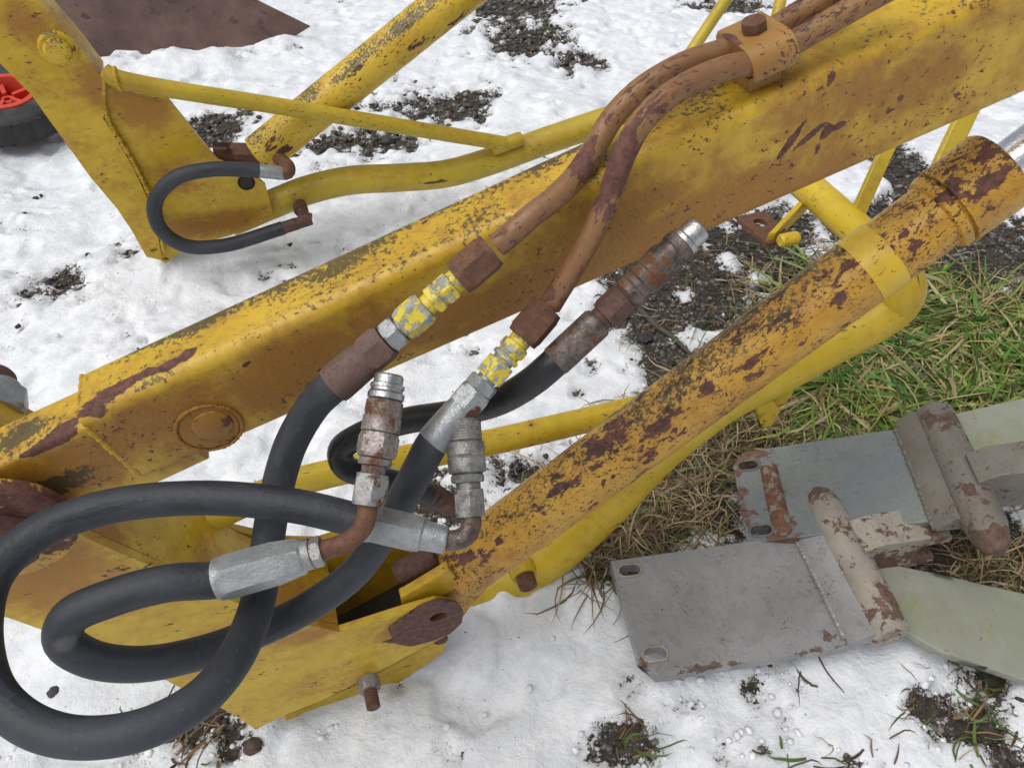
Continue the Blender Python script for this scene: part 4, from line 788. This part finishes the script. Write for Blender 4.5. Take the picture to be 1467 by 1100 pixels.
# ------------------------------------------------------------------ loose stuff: gravel, snow crumbs, grass, straw
def px_sample(n, box=(-200, -60, 1650, 1180)):
    px = rng.uniform(box[0], box[2], n); py = rng.uniform(box[1], box[3], n)
    rr = FW[None]+RT[None]*((px-CX)/F)[:, None]-UP[None]*((py-CY)/F)[:, None]; P = EYE+rr*(-CH/rr[:, 2])[:, None]; return P[:, 0], P[:, 1]
ico = bmesh.new(); bmesh.ops.create_icosphere(ico, subdivisions=1, radius=1); IV = np.array([v.co[:] for v in ico.verts]); IF = np.array([[v.index for v in f.verts] for f in ico.faces]); ico.free()
def mass(name, V_, F_, tone, mat, label, smooth=False):
    me = bpy.data.meshes.new(name); n = len(V_); k = F_.shape[1]
    me.vertices.add(n); me.vertices.foreach_set('co', V_.astype(np.float32).ravel()); me.loops.add(F_.size); me.loops.foreach_set('vertex_index', F_.astype(np.int32).ravel())
    me.polygons.add(len(F_)); me.polygons.foreach_set('loop_start', np.arange(0, F_.size, k, dtype=np.int32)); me.polygons.foreach_set('loop_total', np.full(len(F_), k, np.int32))
    if smooth: me.polygons.foreach_set('use_smooth', np.ones(len(F_), bool))
    me.update(); a = me.attributes.new('tone', 'FLOAT_VECTOR', 'POINT'); a.data.foreach_set('vector', tone.astype(np.float32).ravel())
    o = bpy.data.objects.new(name, me); scene.collection.objects.link(o); me.materials.append(mat); tag(o, label, name.replace('_', ' '), kind='stuff'); return o
def tonemat(name, rough, spec=.3, trans=0.):
    t = NT(name); c = t.attr('tone', 'Vector'); g = t.n('ShaderNodeNewGeometry').outputs['Position']
    m = t.done(t.mix(t.ss(t.noise(g, 300, 3), .35, .7, 0, .5), c, (.03, .025, .02)) if trans == 0 else c, rough, 0., None, spec)
    return m
def pebbles(name, x, y, r, tone, mat, label, flat=.65, sink=.25, smooth=False):
    n = len(x); z = gz(x, y); sc = r[:, None, None]*rng.uniform(.6, 1.15, (n, 1, 3))*np.array([1, 1, flat])
    a_ = rng.uniform(0, 6.28, n); c, s = np.cos(a_), np.sin(a_)
    v = IV[None]*(1+rng.uniform(-.22, .22, (n, len(IV), 1)))*sc
    vx = v[..., 0]*c[:, None]-v[..., 1]*s[:, None]+x[:, None]; vy = v[..., 0]*s[:, None]+v[..., 1]*c[:, None]+y[:, None]; vz = v[..., 2]+(z+r*flat*(1-2*sink)*.6)[:, None]
    F_ = (IF[None]+(np.arange(n)*len(IV))[:, None, None]).reshape(-1, 3)
    return mass(name, np.stack([vx, vy, vz], -1).reshape(-1, 3), F_, np.repeat(tone, len(IV), 0), mat, label, smooth)
x, y = px_sample(150000); c = cover(x, y); k = (c < .52+.16*rng.random(len(c))**3) & ((y > .75) | (rng.random(len(c)) < .10)); x, y = x[k][:30000], y[k][:30000]; n = len(x)
r = (.0016+.0048*rng.random(n)**3.)*(1+.8*np.clip(y-1., 0, 1.6)); g = .03+.16*rng.random(n)**1.6; tn = np.c_[g*1.02, g*.95, g*.88]; wv_ = rng.random(n) < .10; tn[wv_] = np.array([.26, .24, .21]); bw_ = rng.random(n) < .08; tn[bw_] = np.array([.12, .06, .03])
M['stone'] = tonemat('pebble', .6); pebbles('gravel', x, y, r, tn, M['stone'], 'dark gravel and soil crumbs in the bare patches')
x, y = px_sample(60000); c = cover(x, y); k = (c > .40) & (c < .85) & (rng.random(len(c)) < .55); x, y = x[k][:4200], y[k][:4200]; n = len(x)
M['crumb'] = tonemat('snow_crumb', .5, .3, 1); tn = np.tile([.78, .80, .83], (n, 1))*rng.uniform(.85, 1.03, (n, 1)); pebbles('snow_crumbs', x, y, .0012+.0055*rng.random(n)**4, tn, M['crumb'], 'loose crumbs of melting snow around the bare soil', .55, .62, False)
def blades(name, x, y, ln, wd, ang, rise, droop, tone, mat, label, seg=5, curl=.6):
    n = len(x); z0 = gz(x, y)-.003; t_ = np.linspace(0, 1, seg+1)[None]; cu = rng.normal(0, curl, n)[:, None]
    th = ang[:, None]+cu*t_; ds = (ln/seg)[:, None]
    hx = np.cumsum(np.cos(th)*ds, 1)-np.cos(th)*ds; hy = np.cumsum(np.sin(th)*ds, 1)-np.sin(th)*ds
    zz = z0[:, None]+rise[:, None]*np.sin(np.clip(t_*math.pi*droop[:, None], 0, math.pi))*1.
    zz = zz+rng.normal(0, .002, (n, seg+1)); gzz = gz((x[:, None]+hx).ravel(), (y[:, None]+hy).ravel()).reshape(n, seg+1)+.001; zz = np.maximum(zz, gzz)
    wv2 = wd[:, None]*np.sin(np.clip(.25+t_*.75, 0, 1)*math.pi)**.7+.0002
    sx, sy = -np.sin(th)*wv2/2, np.cos(th)*wv2/2; tw = rng.uniform(-.5, .5, n)[:, None]*wv2
    Lf = np.stack([x[:, None]+hx+sx, y[:, None]+hy+sy, zz+tw], -1); Rg = np.stack([x[:, None]+hx-sx, y[:, None]+hy-sy, zz-tw], -1)
    V_ = np.stack([Lf, Rg], 2).reshape(n, -1, 3); m = (seg+1)*2
    q = np.array([[2*i, 2*i+1, 2*i+3, 2*i+2] for i in range(seg)]); F_ = (q[None]+(np.arange(n)*m)[:, None, None]).reshape(-1, 4)
    return mass(name, V_.reshape(-1, 3), F_, np.repeat(tone, m, 0), mat, label, True)
GR = [gblob(*b) for b in [(1280, 480, 120, 60, 1.), (1390, 490, 100, 70, 1.), (1330, 560, 160, 45, 1.), (1200, 560, 50, 30, .7), (1440, 560, 60, 50, 1.)]]
x, y = px_sample(70000, (1130, 300, 1700, 680)); p = blobsum(x, y, GR)*np.clip(-.15+2.0*fbm(x, y, 11, 3, 88), .05, 1.1); k = rng.random(len(x)) < p**1.6; x, y = x[k][:4300], y[k][:4300]; n = len(x)
u_ = rng.random(n); pal = np.array([[.075, .19, .018], [.125, .25, .028], [.22, .29, .05], [.33, .28, .10], [.40, .34, .17], [.045, .11, .014]]); ci = np.clip(np.searchsorted([.14, .31, .53, .74, .90], np.clip(u_+.5*(fbm(x, y, 10, 2, 71)-.5), 0, .999)), 0, 5); tn = pal[ci]*rng.uniform(.6, 1.1, (n, 1))
M['leaf'] = tonemat('grass_blade', .45, .4, 1)
flow = 2.9+(fbm(x, y, 5, 2, 5)-.5)*9
blades('grass', x, y, rng.uniform(.06, .23, n), rng.uniform(.0020, .0060, n), flow+rng.normal(0, .75, n)+3.1*(rng.random(n) < .25), rng.uniform(.003, .030, n), rng.uniform(.55, 1., n), tn, M['leaf'], 'flattened long green and yellow grass beside the brackets')
SR = [gblob(*b) for b in [(900, 720, 80, 75, 1.), (980, 650, 80, 70, 1.), (990, 730, 60, 50, .8), (1110, 600, 100, 40, 1.), (1040, 560, 70, 40, .6), (860, 800, 40, 30, .8), (1100, 400, 70, 40, .4), (1280, 480, 200, 120, .95), (1400, 600, 80, 40, .6), (1420, 800, 90, 40, .5)]]
x, y = px_sample(50000, (780, 330, 1600, 900)); p = blobsum(x, y, SR)*(.3+1.1*fbm(x, y, 11, 3, 98)); k = rng.random(len(x)) < p**1.5*.8; x, y = x[k][:6500], y[k][:6500]; n = len(x)
u_ = rng.random(n); pal = np.array([[.33, .24, .12], [.42, .34, .19], [.20, .13, .065], [.10, .065, .035], [.13, .17, .04]]); ci = np.searchsorted([.3, .5, .72, .88], u_); tn = pal[ci]*rng.uniform(.6, 1.1, (n, 1))
blades('dry_straw', x, y, rng.uniform(.025, .11, n), rng.uniform(.0010, .0026, n), rng.uniform(0, 6.28, n), rng.uniform(.003, .028, n), rng.uniform(.5, 1., n), tn, M['leaf'], 'dead brown straw matted on the soil under the loader', curl=.9)
# stray stalks over the thin snow
SP = [gblob(*b) for b in [(300, 1045, 70, 50, .6), (905, 1062, 34, 24, 1.), (1400, 1040, 70, 60, .6), (1130, 1080, 90, 30, .5), (1330, 1010, 60, 40, .5), (1170, 960, 40, 20, .3), (1420, 970, 60, 30, .6), (1240, 1085, 60, 20, .4), (500, 200, 80, 30, .2), (95, 402, 34, 18, .4), (940, 440, 80, 60, .25), (760, 690, 60, 40, .4)]]
x, y = px_sample(40000); p = blobsum(x, y, SP); k = rng.random(len(x)) < p**1.4*.5; x, y = x[k][:1300], y[k][:1300]; n = len(x)
pal = np.array([[.26, .16, .07], [.14, .08, .04], [.09, .14, .03], [.06, .04, .025]]); tn = pal[rng.integers(0, 4, n)]*rng.uniform(.7, 1.2, (n, 1))
blades('weed_stalks', x, y, rng.uniform(.012, .06, n), rng.uniform(.001, .0035, n), rng.uniform(0, 6.28, n), rng.uniform(.003, .02, n), rng.uniform(.4, 1., n), tn, M['leaf'], 'short brown weed stalks and leaves poking through the snow', curl=1.1)

# single stones and sticks
def stone(px, py, r, tone, label, nm='stone'):
    b = bmesh.new(); bmesh.ops.create_icosphere(b, subdivisions=3, radius=1); P = np.array([v.co[:] for v in b.verts]); Fs = [tuple(v.index for v in f.verts) for f in b.faces]; b.free()
    ns = fbm(P[:, 0]*1.3+px, P[:, 1]*1.3+P[:, 2]*1.7, 1.2, 3, int(px))-.5; P = P*(1+.75*ns[:, None])*r*np.array([1.15, .9, .7]); c = G(px, py, 0); z_ = float(gz(c[0], c[1])[0]); P = P+np.array([c[0], c[1], z_+r*.25])
    mb = MB(); mb.add(P, Fs); t = NT(nm+'_surface'); pc = t.attr('pc', 'Vector'); m = t.done(t.mix(t.noise(pc, 120, 5), tone, tuple(q*.4 for q in tone)), .7, 0, t.bump(t.noise(pc, 260, 4), .6, .001))
    o = mb.build(nm, m, None, origin=(c[0], c[1], z_)); tag(o, label, nm, 'loose stones on the ground')
stone(362, 1068, .011, (.11, .07, .055), 'reddish brown stone beside the foot of the near post')
stone(76, 988, .009, (.06, .055, .055), 'dark stone in the snow seen through the hose loop')
stone(145, 966, .005, (.05, .045, .04), 'tiny black pebble in the snow inside the hose loop')
stone(1186, 482, .010, (.13, .125, .12), 'grey pebble under the bend of the yellow tube')
stone(925, 480, .013, (.035, .035, .037), 'black stone on dark soil under the black hose coupler')
stone(555, 200, .020, (.05, .048, .046), 'dark stone in the snow below the rear brace rod')
def stick(pts, r, tone, label):
    P = [G(*q) for q in pts]; P = [p+ZZ*(float(gz(p[0], p[1])[0])+r*.8-p[2]) for p in P]; mb = MB(); tube(mb, P, [(0, r), (.6, r*.8), (1, r*.5)], 10, .004, wob=.15)
    t = NT('bark'); pc = t.attr('pc', 'Vector'); m = t.done(t.mix(t.noise(t.vmul(pc, (.2, 1, 1)), 300, 4), tone, tuple(q*.4 for q in tone)), .8)
    o = mb.build('stick', m, None, origin=P[0]); tag(o, label, 'stick', 'sticks and stalks on the ground')
stick([(918, 440), (940, 462), (962, 480), (990, 506)], .006, (.10, .085, .075), 'grey brown stick lying on dark soil below the coupler')
stick([(1170, 940), (1185, 962), (1210, 992)], .0012, (.10, .06, .03), 'thin brown stalk on the snow below the grey bracket')
stick([(226, 1015), (238, 994), (248, 978)], .0012, (.06, .05, .045), 'thin dark stalk in the snow under the hose loop')
